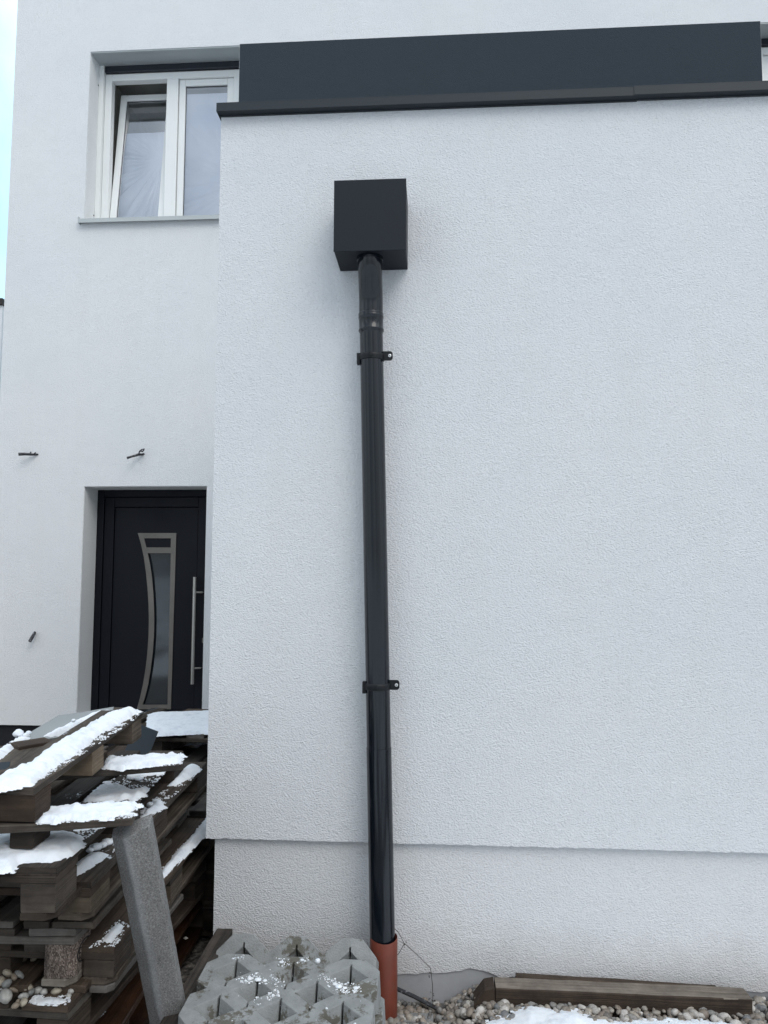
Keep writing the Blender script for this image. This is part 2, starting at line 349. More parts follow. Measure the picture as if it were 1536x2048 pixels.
def glassmat():
    m, t, b = newmat('window_glass')
    o = t.nodes['Material Output']; t.nodes.remove(b)
    tr = N(t, 'ShaderNodeBsdfTransparent'); tr.inputs[0].default_value = (.97, .98, .985, 1)
    gl = N(t, 'ShaderNodeBsdfGlossy'); gl.inputs['Roughness'].default_value = .02; gl.inputs[0].default_value = (.95, .96, 1, 1)
    lw = N(t, 'ShaderNodeFresnel', i_IOR=1.55)
    mx = N(t, 'ShaderNodeMixShader'); m2 = N(t, 'ShaderNodeMath', operation='MULTIPLY'); m2.inputs[1].default_value = 1.5
    ma = N(t, 'ShaderNodeMath', operation='ADD'); ma.inputs[1].default_value = .24; L(t, lw.outputs[0], m2.inputs[0]); L(t, m2.outputs[0], ma.inputs[0]); L(t, ma.outputs[0], mx.inputs[0]); L(t, tr.outputs[0], mx.inputs[1]); L(t, gl.outputs[0], mx.inputs[2]); L(t, mx.outputs[0], o.inputs[0])
    return m
M['glass'] = glassmat()
def filmmat():
    m, t, b = newmat('milky_plastic_film')
    n = N(t, 'ShaderNodeTexNoise', i_Scale=1.6, i_Detail=4, i_Distortion=.8); L(t, coords(t), n.inputs[0])
    r = ramp(t, n.outputs[0], [(.3, (.80, .84, .95)), (.7, (.95, .96, .99))]); L(t, r.outputs[0], b.inputs['Base Color'])
    b.inputs['Roughness'].default_value = .22; b.inputs['Specular IOR Level'].default_value = .8
    return m
M['film'] = filmmat()
def frostglass():
    m, t, b = newmat('frosted_door_glass')
    b.inputs['Base Color'].default_value = (.012, .018, .024, 1); b.inputs['Roughness'].default_value = .06; b.inputs['Specular IOR Level'].default_value = .9
    return m
M['dglass'] = frostglass()

def groundmat():
    m, t, b = newmat('gravelly_winter_ground'); co = coords(t)
    v = N(t, 'ShaderNodeTexVoronoi', i_Scale=38); L(t, co, v.inputs[0])
    sx = N(t, 'ShaderNodeSeparateColor'); L(t, v.outputs['Color'], sx.inputs[0])
    r = ramp(t, sx.outputs[0], [(0, (.06, .055, .05)), (.5, (.16, .145, .13)), (1, (.28, .26, .23))])
    n = N(t, 'ShaderNodeTexNoise', i_Scale=.55, i_Detail=7, i_Roughness=.6); L(t, co, n.inputs[0])
    sr = ramp(t, n.outputs[0], [(.44, (0, 0, 0)), (.50, (1, 1, 1))])
    sxy = N(t, 'ShaderNodeSeparateXYZ'); L(t, co, sxy.inputs[0]); yn = N(t, 'ShaderNodeMath', operation='MULTIPLY_ADD'); yn.inputs[1].default_value = 3.0; L(t, n.outputs[0], yn.inputs[0]); L(t, sxy.outputs[1], yn.inputs[2]); far = N(t, 'ShaderNodeMath', operation='LESS_THAN'); far.inputs[1].default_value = -.5; L(t, yn.outputs[0], far.inputs[0])
    mk = N(t, 'ShaderNodeMath', operation='MULTIPLY'); L(t, far.outputs[0], mk.inputs[0]); L(t, sr.outputs[0], mk.inputs[1])
    L(t, mixc(t, mk.outputs[0], r.outputs[0], (.8, .83, .87)), b.inputs['Base Color']); b.inputs['Roughness'].default_value = .9
    bp = N(t, 'ShaderNodeBump', i_Strength=.8, i_Distance=.02); L(t, v.outputs[0], bp.inputs['Height']); L(t, bp.outputs[0], b.inputs['Normal'])
    return m
M['ground'] = groundmat()

# ------------------------------------------------------------------ ground
g = MB(); g.add([(-300, -300, -.004), (300, -300, -.004), (300, 300, -.004), (-300, 300, -.004)], [(0, 1, 2, 3)])
tag(g.build('ground', M['ground']), 'bare gravelly building plot ground with old snow', kind='structure')

rng = random.Random(7)
def nz(x, y, z=0.): return mnoise.noise(Vector((x, y, z)))

# ragged edge polyline between two values
def ragged(a0, a1, base, amp, step, fr, seed):
    n = max(2, int(abs(a1 - a0) / step)); out = []
    for i in range(n + 1):
        a = a0 + (a1 - a0) * i / n
        out.append((a, base(a) + amp * nz(a * fr, seed, .3) + amp * .5 * nz(a * fr * 3.1, seed + 4, .1)))
    return out

# ------------------------------------------------------------------ main house
HY = 3.05
house = thing('house', 'white rendered two storey house with dark band, standing behind the garage', 'house', (0, HY, 0))
house.location = (0, 0, 0)
WIN = [(-3.015, -1.683, 4.70, 6.236), (2.678, 4.01, 4.70, 6.236)]
DOOR = (-2.932, -1.886, .44, 2.406)
def wallmesh(x0, x1, z0, z1, holes):
    xs = sorted({x0, x1, *[h[0] for h in holes], *[h[1] for h in holes]}); zs = sorted({z0, z1, *[h[2] for h in holes], *[h[3] for h in holes]})
    vs = []; ix = {}; fs = []
    def V(x, z):
        if (x, z) not in ix: ix[(x, z)] = len(vs); vs.append((x, HY, z))
        return ix[(x, z)]
    for i in range(len(xs) - 1):
        for j in range(len(zs) - 1):
            cx, cz = (xs[i] + xs[i + 1]) / 2, (zs[j] + zs[j + 1]) / 2
            if any(h[0] < cx < h[1] and h[2] < cz < h[3] for h in holes): continue
            fs.append((V(xs[i], zs[j]), V(xs[i + 1], zs[j]), V(xs[i + 1], zs[j + 1]), V(xs[i], zs[j + 1])))
    return vs, fs
HX0, HX1, HZ1 = -3.695, 9.0, 9.2
vs, fs = wallmesh(HX0, HX1, .445, HZ1, WIN + [DOOR])
# side returns and back so the house is a solid volume
b0 = len(vs)
vs += [(HX0, HY, .445), (HX0, HY, HZ1), (HX0, 11, HZ1), (HX0, 11, .445), (HX1, HY, .445), (HX1, HY, HZ1), (HX1, 11, HZ1), (HX1, 11, .445)]
fs += [(b0, b0 + 1, b0 + 2, b0 + 3), (b0 + 4, b0 + 7, b0 + 6, b0 + 5), (b0 + 3, b0 + 2, b0 + 6, b0 + 7), (b0 + 1, b0 + 5, b0 + 6, b0 + 2), (b0, b0 + 3, b0 + 7, b0 + 4)]
obj('wall', vs, fs, M['wallfar'], house)
pm = MB(); pm.box(HX0 + .03, HX1, HY + .03, 11, 0, .443)
pm.build('plinth', M['darkbase'], house)
# roof above the picture
rm = MB(); rm.box(HX0 - .5, HX1 + .5, HY - .5, 11.5, HZ1 + .003, HZ1 + .2); rm.build('roof', M['roof'], house)
# dark painted band between the two upper windows (a few mm proud)
bm_ = MB(); bm_.box(WIN[0][1], WIN[1][0], HY - .005, HY + .001, 4.55, 6.243); bm_.build('dark_band', M['band'], house)

def window(x0, x1, z0, z1, tilt):
    D = .215; yb = HY + D
    wn = thing('window', None, None); wn.parent = house
    # reveal cheeks, soffit
    for q0, q1 in ((x0 - .001, x0 + .004), (x1 - .004, x1 + .001)):
        r = MB(); r.box(q0, q1, HY + .003, yb + .1, z0, z1); r.build('reveal', M['reveal'], wn)
    s = MB(); s.box(x0 + .004, x1 - .004, HY + .002, yb + .02, z1 - .004, z1 + .002)
    s.box(x0 + .004, x1 - .004, HY + .004, HY + .022, z1 - .011, z1 - .0045)
    s.build('soffit', M['alu'], wn)
    sb = MB(); sb.box(x0 + .05, x1 - .05, yb - .025, yb + .005, z1 - .062, z1 - .0045); sb.build('shutter_bar', M['shutter'], wn, bevel=.003)
    for sx in (x0 + .0045, x1 - .0455):
        gr = MB(); gr.box(sx, sx + .041, yb - .035, yb + .02, z0 + .002, z1 - .0045); gr.build('guide_rail', M['pvc'], wn, bevel=.002)
    si = MB(); si.box(x0 - .030, x1 + .030, HY - .045, yb + .03, z0 - .006, z0 + .0015)
    si.box(x0 - .030, x1 + .030, HY - .045, HY - .042, z0 - .034, z0 - .0062)
    si.box(x0 - .034, x0 - .0302, HY - .045, HY + .001, z0 - .034, z0 + .022); si.box(x1 + .0302, x1 + .034, HY - .045, HY + .001, z0 - .034, z0 + .022)
    si.build('sill', M['alulight'], wn)
    fx0, fx1, fz0, fz1 = x0 + .047, x1 - .047, z0 + .003, z1 - .067
    fw = .062; mid = (fx0 + fx1) / 2
    fr = MB(); fr.box(fx0, fx0 + fw, yb, yb + .07, fz0, fz1); fr.box(fx1 - fw, fx1, yb, yb + .07, fz0, fz1)
    fr.box(fx0 + fw, fx1 - fw, yb + .001, yb + .069, fz1 - fw, fz1); fr.box(fx0 + fw, fx1 - fw, yb + .001, yb + .069, fz0, fz0 + fw)
    fr.box(mid - .052, mid + .052, yb + .001, yb + .069, fz0 + fw, fz1 - fw)
    fr.build('frame', M['pvc'], wn, bevel=.004)
    for k, (a, b) in enumerate(((fx0 + fw + .004, mid - .056), (mid + .056, fx1 - fw - .004))):
        za, zb = fz0 + fw + .004, fz1 - fw - .004
        ang = math.radians(7.2) if (tilt and k == 0) else 0
        Mt = Matrix.Translation((0, yb + .02, za)) @ Matrix.Rotation(-ang, 4, 'X')
        h = zb - za; sw = .058
        s = MB()
        s.box(a, a + sw, 0, .06, 0, h, M=Mt); s.box(b - sw, b, 0, .06, 0, h, M=Mt)
        s.box(a + sw, b - sw, .001, .059, h - sw, h, M=Mt); s.box(a + sw, b - sw, .001, .059, 0, sw, M=Mt)
        s.build('sash', M['pvc'], wn, bevel=.005)
        ga = MB()   # dark rubber gasket
        for (q0, q1, r0, r1) in ((a + sw - .001, a + sw + .004, sw, h - sw), (b - sw - .004, b - sw + .001, sw, h - sw), (a + sw + .004, b - sw - .004, sw - .001, sw + .004), (a + sw + .004, b - sw - .004, h - sw - .004, h - sw + .001)):
            ga.box(q0, q1, .018, .024, r0, r1, M=Mt)
        ga.build('gasket', M['shutter'], wn)
        p = MB(); p.add([Mt @ Vector(v) for v in ((a + sw, .022, sw), (b - sw, .022, sw), (b - sw, .022, h - sw), (a + sw, .022, h - sw))], [(0, 1, 2, 3)]); p.build('pane', M['glass'], wn)
        # crinkled film behind the glass, gathered towards a fold centre
        top = h - sw - (.30 if k == 0 else .06)
        NX, NZ = 70, 130; fv = []
        cx, cz = (b - sw - .02, h * .52) if k == 0 else (b + .1, h * .30)
        for j in range(NZ + 1):
            for i in range(NX + 1):
                x = a + .02 + (b - a - .04) * i / NX; z = .02 + (top - .02) * j / NZ
                an = math.atan2(z - cz, cx - x); rr = math.hypot(x - cx, z - cz)
                fold = abs(mnoise.noise(Vector((an * 6.5 + k * 9, rr * .8, k * 3.)))) ** .7
                d = min(1, (top - z) / .22) * .050 * fold * min(1, rr / .25) * (1.0 if k == 0 else .8) + .006 * nz(x * 9, z * 5, k)
                fv.append(Mt @ Vector((x, (.062 if k == 0 else .030) + d * (1 if k == 0 else .6), z)))
        ff = [(j * (NX + 1) + i, j * (NX + 1) + i + 1, (j + 1) * (NX + 1) + i + 1, (j + 1) * (NX + 1) + i) for j in range(NZ) for i in range(NX)]
        obj('plastic_film', fv, ff, M['film'], wn, smooth=True)
    # room behind
    rx = MB(); x_0, x_1, y0, y1, za, zb = fx0 - .03, fx1 + .03, yb + .072, yb + 1.6, fz0 - .05, fz1 + .1
    c = [(x, y, z) for x in (x_0, x_1) for y in (y0, y1) for z in (za, zb)]
    rx.add(c, [(0, 1, 3, 2), (4, 5, 7, 6), (2, 3, 7, 6), (0, 2, 6, 4), (1, 3, 7, 5)]); rx.build('room_lining', M['room'], wn)
    for zz in (z0 + .13, z1 - .2):
        sc_ = MB(); sc_.tube([(x0 + .0042, yb - .05, zz), (x0 + .008, yb - .05, zz)], .006, 10); sc_.build('screw', M['black'], wn)
    return wn
tag(window(*WIN[0], True), 'white window left of the dark band with one sash tilted inwards')
tag(window(*WIN[1], False), 'white window at the right end of the dark band, both sashes closed')

# door ---------------------------------------------------------------
def make_door():
    x0, x1, z0, z1 = DOOR; D = .25; yb = HY + D
    dn = thing('door', None, None); dn.parent = house
    tag(dn, 'dark blue-black front door with a curved steel framed glass strip')
    for q in ((x0 - .001, x0 + .004, HY + .003, yb + .08, z0, z1), (x1 - .004, x1 + .001, HY + .003, yb + .08, z0, z1), (x0 + .004, x1 - .004, HY + .003, yb + .08, z1 - .004, z1 + .001)):
        r = MB(); r.box(*q); r.build('reveal', M['reveal'], dn)
    sl = MB(); sl.box(x0, x1, HY + .002, yb + .08, z0 - .03, z0 + .002); sl.build('threshold', M['alu'], dn)
    f = MB(); fw = .065
    f.box(x0 + .0045, x0 + fw, yb, yb + .07, z0 + .003, z1 - .0045); f.box(x1 - fw, x1 - .0045, yb, yb + .07, z0 + .003, z1 - .0045); f.box(x0 + fw, x1 - fw, yb + .001, yb + .069, z1 - fw, z1 - .0045)
    f.build('frame', M['door'], dn, bevel=.004)
    a, b, c, d = x0 + fw + .003, x1 - fw - .003, z0 + .006, z1 - fw - .003
    yl = yb + .012
    lf = MB(); lw = .085
    lf.box(a, a + lw, yl, yl + .06, c, d); lf.box(b - lw, b, yl, yl + .06, c, d); lf.box(a + lw, b - lw, yl + .0005, yl + .0595, d - lw, d); lf.box(a + lw, b - lw, yl + .0005, yl + .0595, c, c + lw)
    lf.build('leaf', M['door'], dn, bevel=.004)
    # infill panel with two cut-outs: built as prism, glass set back
    Q = lambda x, y: (lambda p: (p.x, p.z))(at(140 + x / 4.267, 950 + y / 4.267, Y=yl + .006))
    ox = lambda side: None
    lc = [(578, 495), (606, 590), (630, 700), (648, 830), (661, 960), (670, 1100), (673, 1240), (670, 1380), (660, 1520), (645, 1650), (624, 1780), (600, 1890), (570, 2000)]
    rc = [(862, 2000), (872, 1700), (885, 1240), (896, 900), (908, 495)]
    outer = [Q(*p) for p in lc] + [Q(*p) for p in rc]
    h1 = [Q(*p) for p in ((634, 541), (861, 541), (859, 618), (652, 618))]
    li = [(664, 668), (684, 760), (700, 870), (711, 1000), (718, 1130), (720, 1240), (717, 1380), (707, 1520), (690, 1660), (668, 1790), (640, 1900), (620, 1960)]
    h2 = [Q(*p) for p in li] + [Q(*p) for p in ((832, 1960), (840, 1600), (848, 1240), (855, 900), (860, 668))]
    ap = MB(); ap.prism([outer, h1, h2], yl + .004, yl + .0135); ap.build('steel_trim', M['steel'], dn, bevel=.0012)
    pn = MB(); rect = [(a + lw + .004, c + lw + .004), (b - lw - .004, c + lw + .004), (b - lw - .004, d - lw - .004), (a + lw + .004, d - lw - .004)]
    pn.prism([rect, h2], yl + .012, yl + .045); pn.build('infill_panel', M['door'], dn, bevel=.002)
    gp = MB(); gx = [p[0] for p in h2]; gz = [p[1] for p in h2]
    gp.box(min(gx) - .02, max(gx) + .02, yl + .034, yl + .040, min(gz) - .02, max(gz) + .02); gp.build('door_glass', M['dglass'], dn)
    # bar handle
    t_ = at(140 + 1064 / 4.267, 950 + 870 / 4.267, Y=yl - .065); bb = at(140 + 1044 / 4.267, 950 + 1785 / 4.267, Y=yl - .065)
    hx = (t_.x + bb.x) / 2
    hb = MB(); hb.tube([(hx, yl - .065, t_.z), (hx, yl - .065, bb.z)], .015, 20); hnd = hb.build('bar_handle', M['handle'], dn, auto=40)
    for zz in (t_.z - .13, bb.z + .13):
        pz = MB(); pz.tube([(hx, yl - .06, zz), (hx + .055, yl - .03, zz), (hx + .06, yl + .012, zz)], .008, 14); pz.build('handle_post', M['handle'], dn, auto=40)
    k = at(140 + 1137 / 4.267, 950 + 1412 / 4.267, Y=yl - .004)
    kc = MB(); kc.box(k.x - .011, k.x + .011, yl - .006, yl, k.z - .022, k.z + .022); kc.build('keyhole_plate', M['steel'], dn, bevel=.004)
make_door()

# ------------------------------------------------------------------ garage
GX0, GX1, GY1, GZ0, GZT = -.932, 5.2, HY - .004, .615, 3.672
garage = thing('garage', 'low white rendered flat roofed garage with anthracite parapet cap, in front of the house', 'garage')
e = ragged(GX0, GX1, lambda a: GZ0, .0035, .012, 60, 2.2)
gw = MB(); gw.prism([[(a, z) for a, z in e] + [(GX1, GZT), (GX0, GZT)]], 0, .05)
gw.box(GX0, GX0 + .05, .0505, GY1, GZ0, GZT); gw.box(GX1 - .05, GX1, .0505, GY1, GZ0, GZT)
gw.build('wall', M['wall'], garage)
# base coat zone and rendered plinth with ragged lower edge
rb = MB(); rb.box(GX0 + .036, GX1 - .03, .035, GY1, -.2, GZ0 + .02); rb.build('base_coat', M['rawbase'], garage)
low = [(-.92, .05), (-.3, .055), (-.155, .106), (.02, .112), (.08, .118), (.13, .137), (.18, .128), (.24, .108), (.5, .10), (.85, .098), (1.25, .088), (1.5, .085), (5.2, .085)]
def lowz(a):
    for (p, q), (r_, s_) in zip(low, low[1:]):
        if a <= r_: return q + (s_ - q) * (a - p) / (r_ - p)
    return low[-1][1]
e = ragged(GX0 + .03, 2.6, lowz, .008, .012, 14, 7.7)
pl = MB(); pl.prism([e + [(GX1 - .03, .085), (GX1 - .03, GZ0 + .01), (GX0 + .03, GZ0 + .01)]], .028, .0345)
pl.box(GX0 + .03, GX0 + .0355, .0347, GY1, .03, GZ0 + .01)
pl.build('plinth', M['plinth'], garage)
ro = MB(); ro.box(GX0 + .05, GX1 - .05, .051, GY1, GZT - .15, GZT - .09); ro.build('flat_roof', M['roof'], garage)
# parapet cap: two lengths with a lap joint
def cap(xa, xb, dz):
    c = MB(); z = GZT + dz
    e0 = len(c.v)
    c.box(xa, xb, -.042, .30, z + .030, z + .034); c.box(xa, xb, -.042, -.039, z - .004, z + .0298)
    c.box(xa, xb, -.0388, -.002, z - .004, z - .0005); c.box(xa, xb, -.012, -.002, z - .008, z - .0045)
    if xa < 0:
        c.box(xa - .003, xa - .0002, -.042, .30, z - .004, z + .034)
    if dz: c.v = [(x, y - .0025 if y < 0 else y, zz) for x, y, zz in c.v]
    return c
jx = at(1278, 185, Y=-.042).x
cap(GX0 - .007, jx, 0).build('parapet_cap', M['cap'], garage)
cap(jx - .02, GX1 + .02, .002).build('parapet_cap', M['cap'], garage)
sc2 = MB(); sc2.box(GX0 - .007, GX0 + .1, .301, GY1 - .001, GZT, GZT + .034); sc2.build('side_cap', M['cap'], garage)

# ------------------------------------------------------------------ downpipe
pt, pb = at(743, 690, Y=-.085), at(765, 1885, Y=-.085)
def pline(z):
    k = (z - pb.z) / (pt.z - pb.z); return Vector((pb.x + (pt.x - pb.x) * k, -.085, z))
dp = thing('downpipe', 'anthracite rain downpipe with square hopper box fixed to the garage wall', 'downpipe', (0, 0, 0))
BX0, BX1, BZ0, BZ1, BD = -.404, -.117, 2.960, 3.252, .205
hb = MB()
hb.box(BX0, BX1, -BD, -.0015, BZ0, BZ1); hb.build('hopper_box', M['anthr'], dp, bevel=.0035)
sm = MB(); sm.box(BX0 - .0012, BX1 + .0012, -BD - .0012, -BD + .004, BZ0 - .0012, BZ1 + .0012); sm.build('front_cover', M['anthr'], dp, bevel=.0015)
R = .0475
zt = 2.735
top = pline(zt)
bxc = Vector((top.x - .001, -.134, BZ0))
cl = MB(); cl.tube([bxc + Vector((0, 0, -.012)), bxc + Vector((0, 0, .002))], R + .006, 40); cl.build('outlet_collar', M['pipe'], dp, auto=40)
el = MB(); pts = []
for i in range(25):
    s_ = i / 24; z = BZ0 - .004 - (BZ0 - .004 - zt) * s_
    k = s_ * s_ * (3 - 2 * s_)
    pts.append(Vector((bxc.x + (top.x - bxc.x) * k, bxc.y + (top.y - bxc.y) * (lambda q: q * q * (3 - 2 * q))(min(1, max(0, (s_ - .02) / .78))), z)))
el.tube(pts, R + .0015, 40); el.build('bend', M['pipe'], dp, auto=40)
# socket with beads
so = MB(); zz = [zt + .012, zt + .010, zt + .006, zt, zt - .004, zt - .010, zt - .014, zt - .055, zt - .059, zt - .064, zt - .070, zt - .075]
rr = [R + .001, R + .003, R + .0042, R + .003, R + .0042, R + .0042, R + .0022, R + .0022, R + .0044, R + .0044, R + .001, R]
so.tube([pline(z) for z in zz], rr, 40); so.build('socket', M['pipe'], dp, auto=30)
z_cl2 = at(757, 1372, Y=-.085).z; z_j = z_cl2 - .235
pi = MB(); pi.tube([pline(z) for z in (zt - .06, 2.2, 1.6, z_j)], R, 48); pi.build('upper_pipe', M['pipe'], dp, auto=40)
pi = MB(); pi.tube([pline(z) for z in (z_j, z_j - .001, z_j - .03, .7, .10)], [R, R + .0016, R + .0016, R + .0012, R + .0012], 48); pi.build('lower_pipe', M['pipe'], dp, auto=40)
def clamp(z):
    c = pline(z); k = MB()
    k.tube([c + Vector((0, 0, h)) for h in (-.013, -.012, -.006, .002, .010, .013)], [R + .001, R + .004, R + .004, R + .0055, R + .004, R + .001], 48)
    o = k.build('pipe_clamp', M['black'], dp, auto=40)
    e_ = MB(); n = 14; cx = .074; out = [(.046, -.019), (cx, -.019)] + [(cx + .012 * math.sin(q), -.007 - .012 * math.cos(q)) for q in [math.pi / 2 * i / 6 for i in range(1, 7)]] + [(cx + .012 * math.cos(q), .007 + .012 * math.sin(q)) for q in [math.pi / 2 * i / 6 for i in range(0, 7)]] + [(.046, .019)]
    e_.prism([[(c.x + a, z + .006 + b) for a, b in out]], c.y - .008, c.y - .002)
    e_.build('clamp_ear', M['black'], o, bevel=.0015); e_ = MB()
    e_.box(c.x - .060, c.x - .046, c.y - .016, c.y + .01, z - .028, z + .018)
    e_.build('clamp_hinge', M['black'], o, bevel=.0015); e_ = MB()
    e_.tube([(c.x, c.y + .04, z), (c.x, -.002, z)], .006, 12)
    e_.build('wall_stud', M['black'], o)
    b_ = MB(); b_.add([Vector((c.x, c.y - R - .007, z + .003)) + Vector(v) for v in ((-.012, 0, 0), (0, -.004, .009), (.012, 0, 0), (0, -.004, -.009), (0, .006, 0))], [(0, 1, 3), (1, 2, 3), (0, 4, 1), (1, 4, 2), (2, 4, 3), (3, 4, 0)]); b_.build('clamp_lug', M['black'], o)
    s_ = MB(); s_.tube([(c.x + .074, c.y - .008, z + .006), (c.x + .074, c.y - .0105, z + .006), (c.x + .074, c.y - .0115, z + .006)], [.0065, .0065, .004], 16); s_.build('screw', M['screw'], o, auto=40)
    q = MB(); q.tube([(c.x + .074, c.y - .0116, z + .006), (c.x + .074, c.y - .012, z + .006)], .0018, 8); q.build('screw_socket', M['black'], o)
clamp(at(743, 716, Y=-.085).z); clamp(z_cl2)

# orange drain stub
rc_ = at(767, 1884, Y=-.1); base = Vector((rc_.x, -.088, 0))
d_ = MB(); ro_, ri_, zr = .0530, .0500, rc_.z + .012
prof = [(ri_, -.1), (ri_, zr - .002), (ri_ + .001, zr), (ro_ - .001, zr), (ro_, zr - .003), (ro_, -.1)]
n = 56; vs = []; fs = []
for r_, z in prof:
    for k in range(n):
        q = 2 * math.pi * k / n; vs.append((base.x + r_ * math.cos(q), base.y + r_ * math.sin(q), z + (.004 * math.sin(q * 2 + 1) if z > .2 else 0)))
for i in range(len(prof) - 1):
    for k in range(n): fs.append((i * n + k, i * n + (k + 1) % n, (i + 1) * n + (k + 1) % n, (i + 1) * n + k))
d_.add(vs, fs); o = d_.build('drain_pipe', M['orange'], auto=40)
tag(o, 'upright orange-red plastic drain pipe stub around the foot of the dark downpipe', 'pipe')

# ------------------------------------------------------------------ planks and pallets
_seed = [11]
def plank(W, Lh, T, seg=.05, jit=.0012, ch=(0, 0, 0, 0), warp=0, endw=.004):
    """plank: x across [0,W], y along [0,Lh], z up [0,T]; ch = corner cuts (near-left, near-right, far-left, far-right); returns verts, faces, uvs"""
    _seed[0] += 1; s = _seed[0] * 3.71
    ys = [0.0]; n = max(2, int(Lh / seg)); ys += [Lh * i / n for i in range(1, n)] + [Lh]
    for c_ in ch:
        pass
    extra = []
    if ch[0] or ch[1]: extra.append(max(ch[0], ch[1]))
    if ch[2] or ch[3]: extra.append(Lh - max(ch[2], ch[3]))
    ys = sorted(set(ys + extra + [.0025, Lh - .0025]))
    r = min(.003, T * .18); vs = []; uv = []; ou, ov = rng.random() * 20, rng.random() * 20
    for y in ys:
        l = 0; rt_ = W
        if ch[0] and y < ch[0]: l = ch[0] - y
        if ch[1] and y < ch[1]: rt_ = W - (ch[1] - y)
        if ch[2] and y > Lh - ch[2]: l = y - (Lh - ch[2])
        if ch[3] and y > Lh - ch[3]: rt_ = W - (y - (Lh - ch[3]))
        endr = .0015 if (y == 0 or y == Lh) else 0
        sec = [(l + r, 0), (rt_ - r, 0), (rt_, r), (rt_, T - r), (rt_ - r, T), ((l + rt_) / 2, T), (l + r, T), (l, T - r), (l, r)]
        k = 0
        for (x, z) in sec:
            jx_ = jit * nz(y * 7, k * 1.7, s) * 1.5; jz = jit * nz(y * 9, k * 2.3, s + 5) * 1.5
            if endr: x = l + (x - l) * (1 - 2 * endr / W) + endr; z = z * (1 - 2 * endr / T) + endr
            dy = 0
            if y == 0: dy = abs(nz(x * 60, z * 40, s)) * endw
            if y == Lh: dy = -abs(nz(x * 60, z * 40, s + 1)) * endw
            zz_ = z + jz + warp * (y / Lh - .5) ** 2
            vs.append((x + jx_, y + dy, zz_))
            per = x + (z if k in (1, 2, 3, 4) else -z)
            uv.append((ou + y, ov + per + (0 if z > T / 2 else .37)))
            k += 1
    m = len(sec); fs = []
    for i in range(len(ys) - 1):
        for k in range(m): fs.append((i * m + k, (i + 1) * m + k, (i + 1) * m + (k + 1) % m, i * m + (k + 1) % m))
    fs += [tuple(range(m)), tuple(range(len(ys) * m - 1, (len(ys) - 1) * m - 1, -1))]
    # end grain: separate verts so uv works
    a = len(vs); vs += [vs[i] for i in range(m)] + [vs[(len(ys) - 1) * m + i] for i in range(m)]
    uv += [(ou + vs[i][0] * .6 + 3, ov + vs[i][2] * .28) for i in range(m)] * 1 + [(ou + vs[(len(ys) - 1) * m + i][0] * .6 + 3, ov + vs[(len(ys) - 1) * m + i][2] * .28) for i in range(m)]
    fs[-2] = tuple(a + i for i in range(m)); fs[-1] = tuple(a + m + i for i in range(m - 1, -1, -1))
    return vs, fs, uv

def add_plank(name, mat, parent, x, y, z, W, Lh, T, cross=False, **kw):
    vs, fs, uv = plank(W, Lh, T, **kw)
    if cross: vs = [(x + b, y + a, z + c) for a, b, c in vs]; fs = [tuple(reversed(f)) for f in fs]      # runs along x
    else: vs = [(x + a, y + b, z + c) for a, b, c in vs]
    return obj(name, vs, fs, mat, parent, uv=uv)

def rotm(yaw, pitch=0, roll=0):
    return Matrix.Rotation(math.radians(yaw), 4, 'Z') @ Matrix.Rotation(math.radians(pitch), 4, 'X') @ Matrix.Rotation(math.radians(roll), 4, 'Y')

PAL = {}
def pallet(key, label, corner, yaw=0, pitch=0, roll=0, W=.8, Lh=1.2, th=.144, deck=None, mats=None, group='worn wooden pallets piled up', light=(), nob=0, round_block=False, cols=None, bare=False):
    """corner = world position of the near right corner of the deck surface; local x in [-W,0], y in [0,Lh], deck at z=th"""
    Rm = rotm(yaw, pitch, roll); c = Vector(corner); loc = c - (Rm @ Vector((0, 0, th)))
    t = thing('pallet', label, 'pallet', loc, Rm.to_euler(), group)
    wm = (mats or {}).get('deck', M['wood']); bmn = (mats or {}).get('block', M['block']); sm_ = (mats or {}).get('str', M['wood'])
    T = .022; bh = th - 3 * T
    if deck is None:
        g_ = (W - (.145 * 3 + .1 * 2)) / 4; xs = []; x = -W
        for wd in (.145, .1, .145, .1, .145): xs.append((x, wd)); x += wd + g_
    else: xs = deck
    for i, (x, wd) in enumerate(xs):
        m = wm[i % len(wm)] if isinstance(wm, list) else wm
        j = rng.uniform(-.006, .006)
        add_plank('deck_board', m, t, x, j, th - T + .0004, wd, Lh - rng.uniform(0, .008), T, endw=.012, jit=.002)
    for i, y in enumerate(() if bare else (0, Lh / 2 - .0725, Lh - .145)):
        add_plank('stringer_board', sm_[i % len(sm_)] if isinstance(sm_, list) else sm_, t, -W, y + .001, th - 2 * T, .145, W, T - .0004, cross=True)
    for yi, y in enumerate((0, Lh / 2 - .0725, Lh - .145)):
        for xi, (x, wd) in enumerate(cols or ((-W, .1), (-W / 2 - .0725, .145), (-.1, .1))):
            m = bmn
            if (yi, xi) in light: m = light[(yi, xi)]
            if bare:
                add_plank('block', m, t, x, (.002, .385, .74)[yi], 0, wd, .095, th - T - .0006, seg=.02, jit=.002); continue
            add_plank('block', m, t, x + .0006, y + .003 + nob, T, wd - .0012, .139, bh - .0006, seg=.02, jit=.0025, ch=(.02,) * 4 if round_block else (0,) * 4)
    for xi, (x, wd) in enumerate(() if bare else cols or ((-W, .1), (-W / 2 - .0725, .145), (-.1, .1))):
        add_plank('bottom_board', wm[xi % len(wm)] if isinstance(wm, list) else wm, t, x, 0.002, 0, wd, Lh - .004, T - .0006, ch=((.028 if xi == 0 else 0), (.028 if xi == 2 else 0), (.028 if xi == 0 else 0), (.028 if xi == 2 else 0)))
    n = (Rm @ Vector((0, 0, 1))).normalized()
    PAL[key] = (c, n, Rm)
    return t

def onp(key, px, py, lift=0):
    c, n, _ = PAL[key]; return at(px, py, plane=(c + n * lift, n))

